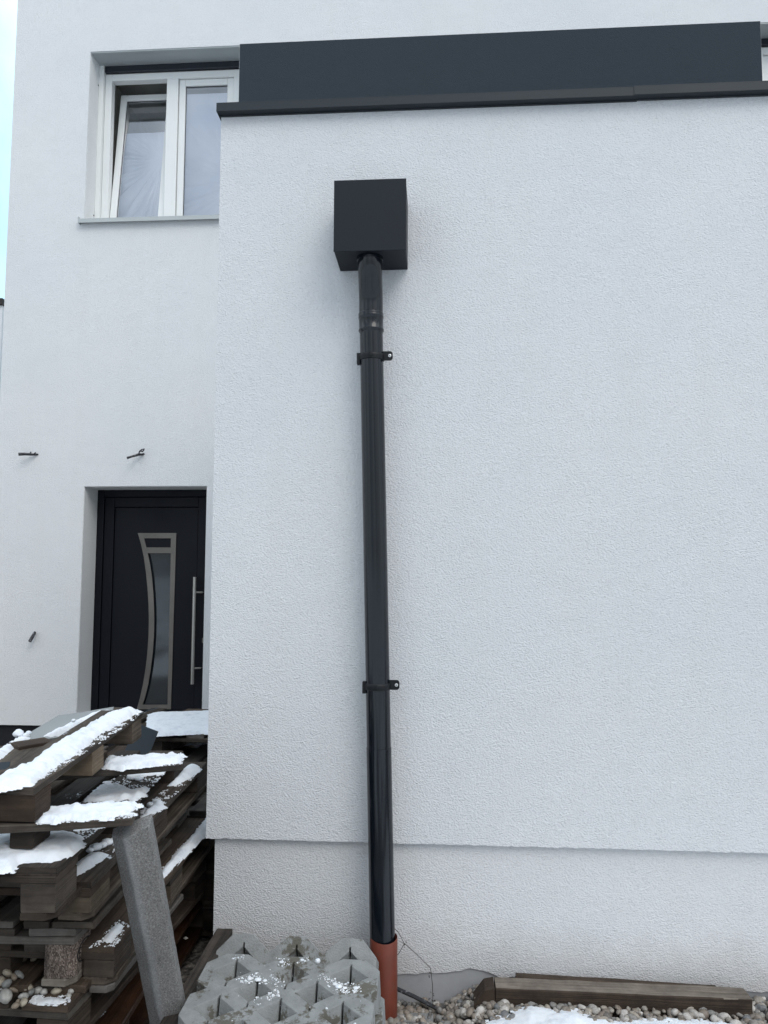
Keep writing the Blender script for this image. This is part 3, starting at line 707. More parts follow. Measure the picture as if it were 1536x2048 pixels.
WF, WO, WG, WB = M['woodfrost'], M['wood'], M['woodgrey'], M['woodbrown']
pallet('A', 'snow capped pallet near the front, second from top, its dark board ends facing the camera', at(112, 1737, Z=.875), yaw=2.0, pitch=2.3, mats=dict(deck=[WF, WO, WF, WO, WF], block=M['block'], str=[WO]), light={(0, 2): M['block']})
pallet('R1', 'pallet under the second from top one, its snowy edge running to the garage corner', at(181, 1766, Z=.772), th=.112, yaw=.6, pitch=3.1, mats=dict(deck=[WF, WO, WF, WO, WF], str=[WB]), light={(0, 2): M['blocklight'], (1, 2): M['block']})
pallet('D', 'pallet with rounded pressed chip corner blocks stamped with an oval mark', at(150, 1861, Z=.602), th=.166, yaw=2.2, pitch=.2, mats=dict(deck=[WG, WO, WG, WO, WG], str=[WG]), light={(0, 2): M['chip']}, round_block=True)
pallet('C', 'pallet in mid pile with a short strip of snow at its near board end', at(229, 1893, Z=.535), yaw=.9, pitch=1.7, th=.118, mats=dict(deck=[WO, WB, WF], str=[WO]), light={(1, 2): M['block']})
pallet('Fp', 'low pallet with pebbles and granular snow on its near boards', at(137, 2011, Z=.412), yaw=-2.5, pitch=-.6, mats=dict(deck=[WB, WO], str=[WG, WO]))
pallet('G', 'lowest visible pallet with wet red-brown boards beside the leaning kerb', (-1.045, -.60, .185), yaw=1.5, mats=dict(deck=M['wetwood'], block=M['block'], str=WO), light={(0, 2): M['blocklight']})
# narrow top pallet lying across the two loose planks, tilted
pallet('T', 'topmost tilted pallet with a long snow covered board rising towards the door', at(69, 1575, Z=1.085), yaw=1.5, pitch=4.3, th=.098, bare=True, W=.19, Lh=.86, cols=[(-.18, .18)], deck=[(-.166, .166)], mats=dict(deck=[WF, WO], str=[WB]), light={(0, 0): M['woodbrown'], (1, 0): M['blocklight']})

# back stack beside the door
ZB = .785
for i in range(6):
    z = ZB - .1445 * i
    if z < .14: break
    k = pallet('K%d' % i, ['snow covered pallet on top of the stack in front of the door', 'second pallet from the top of the stack by the door', 'third pallet from the top of the stack by the door', 'fourth pallet down in the stack by the door, mostly hidden', 'fifth pallet down in the stack by the door, mostly hidden', 'bottom pallet of the stack by the door'][i],
               (-1.04 + rng.uniform(-.03, .03), 1.12 + rng.uniform(-.03, .03), z), yaw=[-2, 1, -1, 2, 0, 1][i], Lh=.8, W=1.2, mats=dict(deck=[WG, WO, WB], str=[WO]), group='pallets stacked in front of the door')

for i, z in enumerate((.60, .455, .31, .165)):
    pallet('Q%d' % i, ['top pallet of the low stack tucked behind the garage corner', 'second pallet of the low stack tucked behind the garage corner', 'third pallet of the low stack tucked behind the garage corner', 'bottom pallet of the low stack tucked behind the garage corner'][i], (-.985, .40 + .02 * i, z), yaw=[.5, -.5, 1, 0][i], Lh=.62, W=.8, mats=dict(deck=[WO, WB], str=[WO]), group='low pallet stack behind the garage corner')
def loose(name, label, cat, mat, p0, p1, W, T, group=None, **kw):
    """plank whose near/left top edge runs p0->p1 ; extends W across (to +normal side)"""
    p0, p1 = Vector(p0), Vector(p1); y = (p1 - p0); Lh = y.length; y.normalize()
    x = y.cross(Vector((0, 0, 1))).normalized(); z = x.cross(y).normalized()
    vs, fs, uv = plank(W, Lh, T, **kw)
    Mx = Matrix(((x.x, y.x, z.x, p0.x), (x.y, y.y, z.y, p0.y), (x.z, y.z, z.z, p0.z), (0, 0, 0, 1)))
    vs = [(a, b, c - T) for a, b, c in vs]
    o = obj(name, vs, fs, mat, uv=uv); o.matrix_world = Mx
    tag(o, label, cat, group)
    return o, (p0, z)
# planks under the top pallet (run left-right); p0 right end front top edge -> p1 left; width goes back
def cross_plank(key, label, pr, pl_, z0, z1, W, mat):
    a = at(*pr, Z=z0); b = at(*pl_, Z=z1)
    o, pn = loose('plank', label, 'plank', mat, a, b + (b - a).normalized() * .45, W, .022, group='loose planks on the pallet pile')
    PAL[key] = (pn[0], pn[1], None); return o
cross_plank('M2', 'loose snow covered plank across the pile, the nearer one', (266, 1637), (0, 1652), .982, .982, .145, WO)
cross_plank('M1', 'loose snow covered plank across the pile, the farther one', (366, 1528), (200, 1541), 1.01, 1.01, .15, WO)
vs, fs, uv = plank(.07, .10, .05); o = obj('wood_block', vs, fs, M['block'], uv=uv); p = at(42, 1668, Z=.958); o.location = (p.x - .05, p.y + .03, .907); tag(o, 'dark wooden block propping up the nearer loose plank at the left', 'wood block')
# thin boards on the low pallet
for i, (xa, xb, yy, lab) in enumerate(((102, 190, 1843, 'rough split board end above the chip block, rightmost of its row'), (46, 98, 1843, 'dark frosted board end in the middle above the chip block'), (-30, 28, 1842, 'grey board end at the left edge above the chip block pallet'))):
    a = at(xa, yy, Z=.626); b = at(xb, yy, Z=.626)
    t = add_plank('board', [WO, WF, WG][i], None, 0, 0, 0, b.x - a.x, .75, .022, endw=.02 if i == 0 else .008, jit=.003)
    t.location = (a.x, a.y, .604); t.rotation_euler = (0, 0, math.radians(1.6)); tag(t, lab, 'board', 'loose boards above the chip block pallet')
for i, (xa, xb, lab) in enumerate(((178, 226, 'grey wedge ended board below the pile, rightmost of the thin low boards'), (121, 172, 'thin brown board in the middle of the low boards'), (66, 118, 'thin dark board, third from the right of the low boards'), (-10, 55, 'thin dark board at the left edge under the chip block pallet'))):
    ze_ = .414 if i == 0 else .434
    a = at(xa, 1971, Z=ze_); b = at(xb, 1971, Z=ze_)
    t = add_plank('board', [WG, WB, WO, WB][i], None, 0, 0, 0, b.x - a.x, .7, .021, ch=((0, .02, 0, 0) if i == 0 else (0,) * 4))
    t.location = (a.x, a.y + .002 * i, ze_ - .0215); t.rotation_euler = (math.radians(-.3), 0, math.radians(.8)); tag(t, lab, 'board', 'thin boards on the low pallet')

# stamp on the chip block of pallet D
def stamp():
    c, n, Rm = PAL['D']
    # right face of the near right block: local x=0
    Mx = Matrix.Translation(c) @ Rm
    ring = MB(); k = 40; pts = []
    cy, cz = .073, -.144 + .022 + .036
    o_ = [(cy + .052 * math.cos(2 * math.pi * i / k), cz + .031 * math.sin(2 * math.pi * i / k)) for i in range(k)]
    i_ = [(cy + .048 * math.cos(2 * math.pi * i / k), cz + .0275 * math.sin(2 * math.pi * i / k)) for i in range(k)]
    ring.prism([o_, i_], -.0008, .0022, f=lambda a, b, t: Mx @ Vector((t, a, b)))
    par = [o for o in COL.objects if o.get('label') == 'pallet with rounded pressed chip corner blocks stamped with an oval mark'][0]
    blk = [o for o in par.children if o.data and o.data.materials[0] == M['chip']][0]
    bpy.context.view_layer.update()
    inv = par.matrix_world.inverted()
    ring.v = [tuple(inv @ Vector(v)) for v in ring.v]
    ring.build('stamp_ring', M['stampink'], blk)
    # letters built as strokes
    L_ = {'E': [((0, 0), (0, 1)), ((0, 1), (.6, 1)), ((0, .5), (.5, .5)), ((0, 0), (.6, 0))], 'P': [((0, 0), (0, 1)), ((0, 1), (.55, 1)), ((.55, 1), (.55, .5)), ((.55, .5), (0, .5))],
          'A': [((0, 0), (.3, 1)), ((.3, 1), (.6, 0)), ((.12, .4), (.48, .4))], 'L': [((0, 1), (0, 0)), ((0, 0), (.5, 0))]}
    tx = MB()
    for j, ch_ in enumerate('EPAL'):
        for (a, b), (c2, d2) in L_[ch_]:
            h = .030; s0 = Vector((.0004, cy - .036 + j * .0195 + a * .020, cz - h / 2 + b * h)); s1 = Vector((.0004, cy - .036 + j * .0195 + c2 * .020, cz - h / 2 + d2 * h))
            tx.tube([inv @ Mx @ s0, inv @ Mx @ s1], .0017, 6)
    tx.build('stamp_letters', M['stampink'], blk)
stamp()

# grey panel on top, with plank-like pale edge
def slab(name, label, cat, pts, thick, mat, bevel=.0015, group=None):
    n = (pts[1] - pts[0]).cross(pts[2] - pts[0]).normalized()
    if n.z < 0: n = -n
    c = sum(pts, Vector()) / len(pts)
    m = MB(); k = len(pts); vs = [p - c for p in pts] + [p - c - n * thick for p in pts]
    m.add(vs, [tuple(range(k)), tuple(range(2 * k - 1, k - 1, -1))] + [(i, (i + 1) % k, k + (i + 1) % k, k + i) for i in range(k)])
    o = m.build(name, mat, bevel=bevel); o.location = c
    tag(o, label, cat, group); return o, (c, n)
ppts = [at(22, 1487, Z=1.035), at(210, 1462, Z=1.05), at(225, 1412, Z=1.125), at(163, 1424, Z=1.11), at(117, 1430, Z=1.10)]
pn = (ppts[1] - ppts[0]).cross(ppts[2] - ppts[0]).normalized()
ppts = [at(x, y, plane=(ppts[0], pn)) for x, y in ((22, 1487), (210, 1462), (228, 1413), (163, 1424), (117, 1430))]
o, _ = slab('panel', 'flat grey building panel with pale edge lying askew on top of the pile', 'panel', ppts, .019, M['panel'])
PAL['P'] = (ppts[0], pn if pn.z > 0 else -pn, None)
# supports under the panel: a further old pallet reaching back
pallet('S', 'old pallet half hidden beneath the grey panel and the dark sheets', (-1.38, -.22, .80), yaw=4, pitch=1.5, Lh=.9, mats=dict(deck=[WO, WB, WF]))
# far left board end with snow
a, b = at(-60, 1560, Z=1.02), at(36, 1491, Z=1.04)
o, pnl = loose('plank', 'short weathered plank with snow at the left edge of the pile', 'plank', WO, a, b, .13, .03, group='loose planks on the pallet pile')
o2 = MB(); 
vs, fs, uv = plank(.1, .14, .09); o2_ = obj('wood_block', vs, fs, M['woodbrown'], uv=uv); o2_.location = at(12, 1535, Z=.96); o2_.rotation_euler = (0, 0, math.radians(-38)); tag(o2_, 'square pallet block standing under the short plank at the left edge', 'wood block')
PAL['L'] = (pnl[0], pnl[1], None)
# sheet metal offcuts
def sheet(label, q, Ys, th=.003):
    pts = [at(x, y, Y=Y) for (x, y), Y in zip(q, Ys)]
    n = (pts[1] - pts[0]).cross(pts[2] - pts[0]).normalized(); pts = [at(x, y, plane=(pts[0], n)) for x, y in q]
    return slab('metal_sheet', label, 'metal sheet', pts, th, M['sheet'], bevel=0, group='anthracite metal sheet offcuts')
sheet('four sided anthracite sheet offcut leaning between the top pallet and the stack by the door', [(275, 1447), (317, 1463), (299, 1508), (284, 1530), (240, 1522), (246, 1508)], [.45, .47, .36, .3, .3, .35])
sheet('dark sheet offcut standing under the grey panel', [(41, 1488), (84, 1483), (83, 1508), (57, 1524), (40, 1516)], [-.2, -.18, -.25, -.3, -.28])
sheet('blue-grey sheet offcut cut off by the left edge of the photo', [(-30, 1527), (21, 1523), (15, 1545), (-30, 1586)], [-.6, -.58, -.62, -.64])
sheet('thin sheet corner poking out past the far end of the topmost snow strip', [(285, 1424), (316, 1415), (296, 1420), (270, 1430)], [-.25, -.1, -.25, -.3])

# leaning concrete kerb
def kerb():
    tl, tr = at(229, 1671, Y=-.93), at(294, 1640, Y=-.80)
    bl, br = at(300, 2052, Y=-.60), at(376, 2052, Y=-.52)
    # extend to ground
    def ext(a, b):
        k = (0.0 - a.z) / (b.z - a.z); return a + (b - a) * k
    top_c = (tl + tr) / 2; bot_c = (ext(tl, bl) + ext(tr, br)) / 2
    ax = (top_c - bot_c); Lh = ax.length; ax.normalize()
    x = Vector((1, .25, 0)); x = (x - ax * x.dot(ax)).normalized(); y = ax.cross(x).normalized()
    if y.y < 0: y = -y
    m = MB(); wd = .059; prof = [(-wd, .004), (-wd + .004, -.001), (-.016, -.042), (-.010, -.043), (wd - .006, -.026), (wd, -.018), (wd, .03), (-wd, .03)]
    segs = 24; vs = []; fs = []; k = len(prof)
    for i in range(segs + 1):
        s_ = Lh * i / segs
        for j, (a, b) in enumerate(prof):
            q = Vector((a, b, 0)); ja = .0012 * nz(s_ * 30, j * 2.2, 4.); 
            top_off = (a * .28) if i == segs else 0
            vs.append(Vector((a + ja, b + ja, s_ + top_off)))
    for i in range(segs):
        for j in range(k): fs.append((i * k + j, i * k + (j + 1) % k, (i + 1) * k + (j + 1) % k, (i + 1) * k + j))
    fs += [tuple(range(k)), tuple(range(len(vs) - 1, len(vs) - k - 1, -1))]
    m.add(vs, fs); o = m.build('concrete_kerb', M['kerb'], bevel=.003)
    o.matrix_world = Matrix(((x.x, y.x, ax.x, bot_c.x), (x.y, y.y, ax.y, bot_c.y), (x.z, y.z, ax.z, bot_c.z), (0, 0, 0, 1)))
    tag(o, 'long grey concrete kerb bar leaning against the pallet pile', 'kerb stone')
kerb()

# dark timber beside the garage corner
a = at(434, 1856, Y=.0); b = at(368, 1965, Y=-.42)
o, _ = loose('timber', 'dark narrow timber leaning down from the garage corner behind the pavers', 'timber', WO, b + (b - a).normalized() * .25, a, .065, .07)

# ------------------------------------------------------------------ grass pavers
def paver_mesh():
    """lattice paver 0.6 x 0.4 x 0.08: diamond holes with tapered walls, zigzag lugged rim"""
    W, D, H = .60, .40, .08
    cx = .2; hx, hy = .066, .056; sl, sw = .030, .0035
    def dia(x, y, k=1.0):
        e = hy * k
        return [(x - hx * k, y), (x - sw, y - e), (x - sw * .8, y - hy - sl), (x + sw * .8, y - hy - sl), (x + sw, y - e), (x + hx * k, y), (x + sw, y + e), (x + sw * .8, y + hy + sl * .5), (x - sw * .8, y + hy + sl * .5), (x - sw, y + e)]
    holes = []
    rows = [(.10, (.1, .3, .5)), (.20, (.2, .4)), (.30, (.1, .3, .5))]
    for y, xs in rows:
        for x in xs: holes.append((x, y))
    o = []
    # rim with notches: half diamonds cut out of front/back at x=.2,.4 and sides at y=.2 ; corners chamfered
    nx, ny = .068, .058
    o += [(.055, 0), (.2 - nx, 0), (.2, ny), (.2 + nx, 0), (.4 - nx, 0), (.4, ny), (.4 + nx, 0), (.545, 0), (.6, .06)]
    o += [(.6, .2 - .035), (.6 - .045, .2), (.6, .2 + .035), (.6, .34), (.545, .4)]
    o += [(.4 + nx, .4), (.4, .4 - ny), (.4 - nx, .4), (.2 + nx, .4), (.2, .4 - ny), (.2 - nx, .4), (.055, .4), (0, .34), (0, .235), (.045, .2), (0, .165), (0, .06)]
    bm = bmesh.new()
    def ring(pts, z): return [bm.verts.new((x - .3, y - .2, z)) for x, y in pts]
    def centre_scale(pts, k): 
        c = (sum(p[0] for p in pts) / len(pts), sum(p[1] for p in pts) / len(pts)); return [(c[0] + (p[0] - c[0]) * k, c[1] + (p[1] - c[1]) * k) for p in pts]
    loops_t = [ring(o, H)]; 
    for (x, y) in holes: loops_t.append(ring(dia(x, y), H))
    flat = [v for l in loops_t for v in l]
    tri = tessellate_polygon([[v.co.copy() for v in l] for l in loops_t])
    for t in tri:
        try: bm.faces.new([flat[i] for i in t])
        except ValueError: pass
    ob = ring([(.3 + (x - .3) * 1.012, .2 + (y - .2) * 1.015) for x, y in o], .0)
    n = len(o)
    for i in range(n): bm.faces.new((loops_t[0][i], loops_t[0][(i + 1) % n], ob[(i + 1) % n], ob[i]))
    lb = [ob]
    for l, (x, y) in zip(loops_t[1:], holes):
        r_ = ring(dia(x, y, .30), .0); lb.append(r_)
        k_ = len(l)
        for i in range(k_): bm.faces.new((l[i], r_[i], r_[(i + 1) % k_], l[(i + 1) % k_]))
    flat = [v for l in lb for v in l]
    for t in tessellate_polygon([[v.co.copy() for v in l] for l in lb]):
        try: bm.faces.new([flat[i] for i in t])
        except ValueError: pass
    # expansion slits: thin dark grooves as real narrow cuts modelled as recessed wedges from hole tips
    bmesh.ops.recalc_face_normals(bm, faces=bm.faces)
    me = bpy.data.meshes.new('grass_paver'); bm.to_mesh(me); bm.free(); me.materials.append(M['concrete'])
    return me
pme = paver_mesh()
def paver(loc, rot, label):
    o = bpy.data.objects.new('grass_paver', pme); COL.objects.link(o); o.location = loc; o.rotation_euler = rot
    b = o.modifiers.new('bevel', 'BEVEL'); b.width = .0022; b.segments = 2; b.limit_method = 'ANGLE'; b.angle_limit = math.radians(35)
    return tag(o, label, 'paver', 'concrete grass pavers')
paver((-.497, -.560, .250), (math.radians(4.5), 0, math.radians(-1.2)), 'topmost grass paver lying flat on its stack, with snow crumbs')
paver((-.478, -.575, .165), (math.radians(5), 0, math.radians(-.5)), 'second grass paver down in the stack in front of the wall')
paver((-.49, -.56, .075), (math.radians(3), 0, 0), 'lowest grass paver under the stack')
paver((-.522, -.235, .120), (math.radians(52), 0, math.radians(-1)), 'grass paver tilted up against the wall behind the stack')

# ------------------------------------------------------------------ timbers by the wall
def timber_beam():
    a = at(990, 1975, Y=-.085); b = at(1502, 2006, Y=-.085)
    z = .122
    p0 = Vector((b.x, -.105, z + .005)); p1 = Vector((a.x, -.105, z + .010))
    # runs right->left so that width goes back to the wall
    vs = []
    t, pn_ = loose('timber_beam', 'squared grey topped timber beam lying along the foot of the garage wall', 'beam', M['woodbrown'], p0, p1, .085, .10, jit=.002)
    return t
tb = timber_beam()
tb.data.materials.append(wood('silvered_beam_top', (.12, .112, .10), (.30, .285, .26), frost=.12))
for p in tb.data.polygons:
    if p.normal.z > .8: p.material_index = 1
# hollow chamfered end piece
ae = at(943, 1988, Y=-.10); ze = .135
m = MB(); x0_, x1_ = ae.x + .005, at(989, 1960, Y=-.1).x
out = [(x0_, .0), (x0_ + .004, .075), (x0_ + .045, ze - .008), (x1_, ze), (x1_, .0)]
inn = [(x0_ + .012, .02), (x0_ + .016, .068), (x0_ + .048, ze - .055), (x1_ - .02, ze - .055), (x1_ - .02, .02)]
m.prism([out], -.088, -.025); m.prism([out, [(x0_ + .012, .02), (x0_ + .014, .070), (x0_ + .034, .078), (x1_ - .014, .078), (x1_ - .014, .02)]], -.112, -.0885)
o = m.build('timber_end', M['woodbrown'], bevel=.002); tag(o, 'short chamfered brown wood piece at the left end of the beam', 'wood block')
a = at(1030, 1946, Y=.005); b = at(1432, 1972, Y=.005)
o, _ = loose('plank', 'thin dark brown plank standing behind the beam against the wall', 'plank', M['woodbrown'], (b.x, -.018, b.z + .001), (a.x, -.018, a.z), .03, .11, group='')
if 'group' in o: del o['group']

# dark concrete piece and black strip at the drain
m = MB(); m.box(-.20, -.015, -.125, -.065, -.03, .012); o = m.build('concrete_edging', M['concrete_rough'], bevel=.003); tag(o, 'dark flat concrete edging piece at the foot of the orange pipe', 'edging stone')
a, b = at(786, 1974, Y=-.02), at(872, 2016, Y=-.05)
m = MB(); m.tube([a, (a * .5 + b * .5) + Vector((0, 0, .003)), b], .008, 8); o = m.build('black_conduit', M['cable']); tag(o, 'short black plastic conduit slanting into the gravel beside the drain', 'conduit')

# twig
m = MB(); Yt = -.05
def tw(pts, r): m.tube([at(x, y, Y=Yt + dy) for x, y, dy in pts], r, 6)
tw([(786, 1854, .03), (798, 1866, .02), (808, 1886, .0), (835, 1910, -.01), (861, 1936, -.02), (865, 1970, -.03), (866, 2014, -.04)], .0012)
tw([(808, 1888, 0), (800, 1903, .01), (792, 1914, .02)], .0011)
for (x, y, n_) in ((809, 1888, 5), (858, 1946, 7), (866, 1984, 6), (865, 1995, 6), (862, 2004, 5), (867, 2006, 5)):
    for i in range(n_):
        c = at(x + rng.uniform(-3, 3), y + rng.uniform(-7, 7), Y=Yt - .01 + rng.uniform(-.01, .01))
        d = Vector((rng.uniform(-1, 1), rng.uniform(-1, 1), rng.uniform(-1.5, .6))).normalized() * .008; e2 = Vector((rng.uniform(-1, 1), rng.uniform(-1, 1), rng.uniform(-1, 1))).normalized() * .003
        m.add([c, c + d * .5 + e2, c + d, c + d * .5 - e2], [(0, 1, 2, 3)])
o = m.build('dry_twig', M['twig']); tag(o, 'thin dry plant stem with shrivelled leaves between pipe and gravel', 'plant')

# cable stubs on the house wall
def stub(label, pts, r, extra=None):
    m = MB(); m.tube(pts, r, 10)
    for e_ in (extra or []): m.tube(e_, min(r) * .7, 8)
    o = m.build('cable_stub', M['cable'], auto=50); tag(o, label, 'cable', 'cable ends sticking out of the wall')
stub('left cable end above the door, pointing straight left', [at(78, 909, Y=HY + .01), at(64, 909, Y=HY - .03), at(50, 908, Y=HY - .06), at(37, 908.5, Y=HY - .09)], [.008, .010, .012, .0135],
     [[at(60, 907, Y=HY - .03), at(62, 904, Y=HY - .035)], [at(68, 909, Y=HY - .02), at(71, 905, Y=HY - .03)]])
stub('right cable end above the door, with knotted wires', [at(290, 908, Y=HY + .01), at(276, 909.5, Y=HY - .04), at(264, 913, Y=HY - .07), at(254, 916, Y=HY - .09)], [.008, .011, .009, .0105],
     [[at(278, 908, Y=HY - .04), at(279, 903, Y=HY - .06), at(284, 899, Y=HY - .07), at(289, 898, Y=HY - .07)], [at(280, 902, Y=HY - .05), at(285, 903, Y=HY - .06), at(288, 900, Y=HY - .06)], [at(284, 909, Y=HY - .02), at(287, 907, Y=HY - .05)]])
stub('single stubby cable end left of the door, hanging down', [at(70, 1264, Y=HY + .01), at(68, 1268, Y=HY - .03), at(64, 1275, Y=HY - .05), at(59.5, 1283, Y=HY - .07)], [.010, .012, .0135, .0135])

# neighbour house, only its eave shows
nh = thing('neighbour_house', 'distant house of which only a dark roof eave shows at the left edge', 'house', (0, 0, 0))
e_ = at(4.5, 596, Y=9.0)
m = MB(); m.box(e_.x - 9, e_.x - .015, 9.04, 17, 0, e_.z - .115); m.build('wall', M['nwall'], nh)
m = MB(); m.add([(e_.x - 9.5, 9, e_.z - .11), (e_.x, 9, e_.z - .11), (e_.x, 9, e_.z), (e_.x - 9.5, 9, e_.z), (e_.x - 9.5, 17.5, e_.z - .11), (e_.x, 17.5, e_.z - .11), (e_.x, 17.5, e_.z), (e_.x - 9.5, 17.5, e_.z)], [(0, 1, 2, 3), (4, 5, 6, 7), (0, 1, 5, 4), (3, 2, 6, 7), (0, 3, 7, 4), (1, 2, 6, 5)])
m.build('roof', M['roof'], nh)

# ------------------------------------------------------------------ snow
SV, SF, SVu, = [], [], []
def inside(p, poly):
    x, y = p; c = False
    for i in range(len(poly)):
        x1, y1 = poly[i]; x2, y2 = poly[i - 1]
        if (y1 > y) != (y2 > y) and x < (x2 - x1) * (y - y1) / (y2 - y1) + x1: c = not c
    return c
def sdist(p, poly):
    d = 1e9; x, y = p
    for i in range(len(poly)):
        x1, y1 = poly[i]; x2, y2 = poly[i - 1]; dx, dy = x2 - x1, y2 - y1
        t = max(0, min(1, ((x - x1) * dx + (y - y1) * dy) / (dx * dx + dy * dy + 1e-12)))
        d = min(d, math.hypot(x - x1 - t * dx, y - y1 - t * dy))
    return d if inside(p, poly) else -d
def snow_patch(pts3, n, T, res=.006, w=.02, rag=.008, rough=.35, lump=.0, out=None):
    V_, F_ = out
    o = pts3[0]; u = (Vector((1, 0, 0)) - n * n.x).normalized(); v = n.cross(u)
    poly = [((p - o).dot(u), (p - o).dot(v)) for p in pts3]
    x0 = min(p[0] for p in poly) - .02; x1 = max(p[0] for p in poly) + .02; y0 = min(p[1] for p in poly) - .02; y1 = max(p[1] for p in poly) + .02
    nx = int((x1 - x0) / res) + 1; ny = int((y1 - y0) / res) + 1
    H = {}; base = {}
    for j in range(ny + 1):
        for i in range(nx + 1):
            x = x0 + i * res; y = y0 + j * res
            d = sdist((x, y), poly)
            if d < -.03: continue
            P = o + u * x + v * y
            d += rag * (mnoise.noise(P * 38) + .7 * mnoise.noise(P * 95))
            H[i, j] = (d, P)
    ids = {}
    def vid(i, j):
        if (i, j) not in ids:
            d, P = H[i, j]
            if d <= 0: h = -.0015
            else:
                h = T * (1 - math.exp(-d / w)) * (1 + rough * mnoise.noise(P * 14) + rough * .5 * mnoise.noise(P * 45))
                h += lump * max(0, mnoise.noise(P * 30 + Vector((5, 3, 1)))) * min(1, d / .01) + .0012 * mnoise.noise(P * 160)
            ids[i, j] = len(V_); V_.append(P + n * h)
        return ids[i, j]
    for j in range(ny):
        for i in range(nx):
            q = [(i, j), (i + 1, j), (i + 1, j + 1), (i, j + 1)]
            if all(k in H for k in q) and any(H[k][0] > 0 for k in q): F_.append(tuple(vid(*k) for k in q))
def lump_ball(c, r, out, sq=.8, seed=0):
    V_, F_ = out; bm = bmesh.new(); bmesh.ops.create_icosphere(bm, subdivisions=3, radius=1)
    b = len(V_)
    for v in bm.verts:
        k = 1 + .18 * mnoise.noise(v.co * 1.7 + Vector((seed, 0, 0))) + .08 * mnoise.noise(v.co * 5 + Vector((seed, 0, 0)))
        V_.append(c + Vector((v.co.x * r * k, v.co.y * r * k, v.co.z * r * sq * k)))
    bm.verts.index_update()
    for f in bm.faces: F_.append(tuple(b + v.index for v in f.verts))
    bm.free()
_ic = bmesh.new(); bmesh.ops.create_icosphere(_ic, subdivisions=1, radius=1); _icv = [v.co.copy() for v in _ic.verts]; _ic.verts.index_update(); _icf = [tuple(v.index for v in f.verts) for f in _ic.faces]; _ic.free()
grn = random.Random(21)
def grains(key, px, n, r0=.0012, r1=.0045, out=None, spread=1.0):
    c0, n0, _ = PAL[key]; V_, F_ = out
    xs = [p[0] for p in px]; ys = [p[1] for p in px]; k = 0; tries = 0
    while k < n and tries < n * 30:
        tries += 1; x, y = grn.uniform(min(xs), max(xs)), grn.uniform(min(ys), max(ys))
        if not inside((x, y), px): continue
        P = at(x, y, plane=(c0, n0))
        if mnoise.noise(P * 26) + .35 * mnoise.noise(P * 70) < grn.uniform(-.25, .25): continue
        r = r0 + (r1 - r0) * grn.random() ** 2.5; b = len(V_)
        q = Vector((grn.uniform(.7, 1.4), grn.uniform(.7, 1.4), grn.uniform(.5, .9)))
        for v in _icv: V_.append(P + n0 * r * .3 + Vector((v.x * r * q.x, v.y * r * q.y, v.z * r * q.z)) * (1 + .3 * mnoise.noise(v * 2 + P * 900)))
        for f in _icf: F_.append(tuple(b + i for i in f))
        k += 1
S = ([], [])
def sp(key, px, T, **kw):
    c, n, _ = PAL[key]
    lo = T * kw.pop('bias', .0)
    snow_patch([at(x, y, plane=(c + n * lo, n)) - n * lo for x, y in px], n, T, out=S, **kw)
sp('A', [(-25, 1674), (20, 1670), (50, 1672), (58, 1692), (46, 1703), (66, 1694), (85, 1676), (106, 1662), (124, 1666), (140, 1672), (167, 1678), (166, 1694), (140, 1712), (102, 1727), (60, 1727), (40, 1730), (26, 1744), (-25, 1748)], .030, w=.016, rag=.006, rough=.25)
sp('A', [(135, 1654), (215, 1643), (205, 1655), (150, 1666)], .007, rag=.015, rough=.8)
sp('A', [(165, 1600), (215, 1562), (232, 1568), (262, 1580), (292, 1574), (292, 1590), (268, 1602), (205, 1606)], .010, rag=.016, rough=.9, lump=.014)
sp('A', [(255, 1556), (265, 1545), (335, 1537), (325, 1548), (280, 1556)], .012, rag=.01)
sp('M2', [(72, 1644), (84, 1622), (110, 1614), (200, 1608), (240, 1606), (286, 1607), (262, 1628), (225, 1632), (130, 1641)], .016, w=.012, rag=.026, rough=.7, lump=.013, bias=.3)
sp('M1', [(202, 1536), (216, 1519), (290, 1512), (364, 1508), (366, 1514), (350, 1526), (240, 1537)], .018, w=.012, rag=.018, rough=.55, lump=.011, bias=.3)
sp('T', [(-40, 1578), (14, 1547), (62, 1524), (88, 1503), (114, 1484), (159, 1463), (185, 1446), (211, 1429), (245, 1420), (286, 1421), (258, 1436), (228, 1452), (203, 1464), (178, 1484), (150, 1508), (100, 1540), (62, 1570), (20, 1576), (-40, 1590)], .022, w=.016, rag=.011, rough=.38, lump=.011, bias=.2)
sp('P', [(82, 1472), (110, 1458), (135, 1448), (165, 1433), (196, 1421), (226, 1420), (192, 1441), (155, 1461), (120, 1470)], .028, w=.016, rag=.005, rough=.25, bias=.2)
sp('P', [(22, 1484), (40, 1472), (60, 1474), (58, 1480), (36, 1485)], .016, rag=.004)
sp('R1', [(335, 1573), (352, 1550), (375, 1531), (396, 1531), (403, 1539), (382, 1555), (352, 1572)], .028, w=.03, rag=.004, rough=.15)
sp('R1', [(236, 1682), (250, 1662), (285, 1630), (305, 1603), (322, 1603), (332, 1615), (300, 1632), (272, 1648), (246, 1676)], .020, rag=.006, rough=.5, lump=.012)
sp('R1', [(131, 1752), (147, 1732), (175, 1709), (203, 1706), (217, 1711), (202, 1724), (168, 1745), (142, 1756)], .024, w=.02, rag=.005, rough=.25)
sp('C', [(316, 1768), (320, 1746), (350, 1706), (385, 1670), (413, 1636), (440, 1608), (440, 1644), (403, 1680), (346, 1738)], .022, w=.02, rag=.005, rough=.2)
sp('C', [(204, 1882), (218, 1862), (236, 1846), (248, 1852), (240, 1868), (220, 1888)], .014, rag=.005)
sp('L', [(-60, 1560), (-10, 1505), (20, 1484), (38, 1488), (20, 1504), (-40, 1550)], .02, rag=.004)
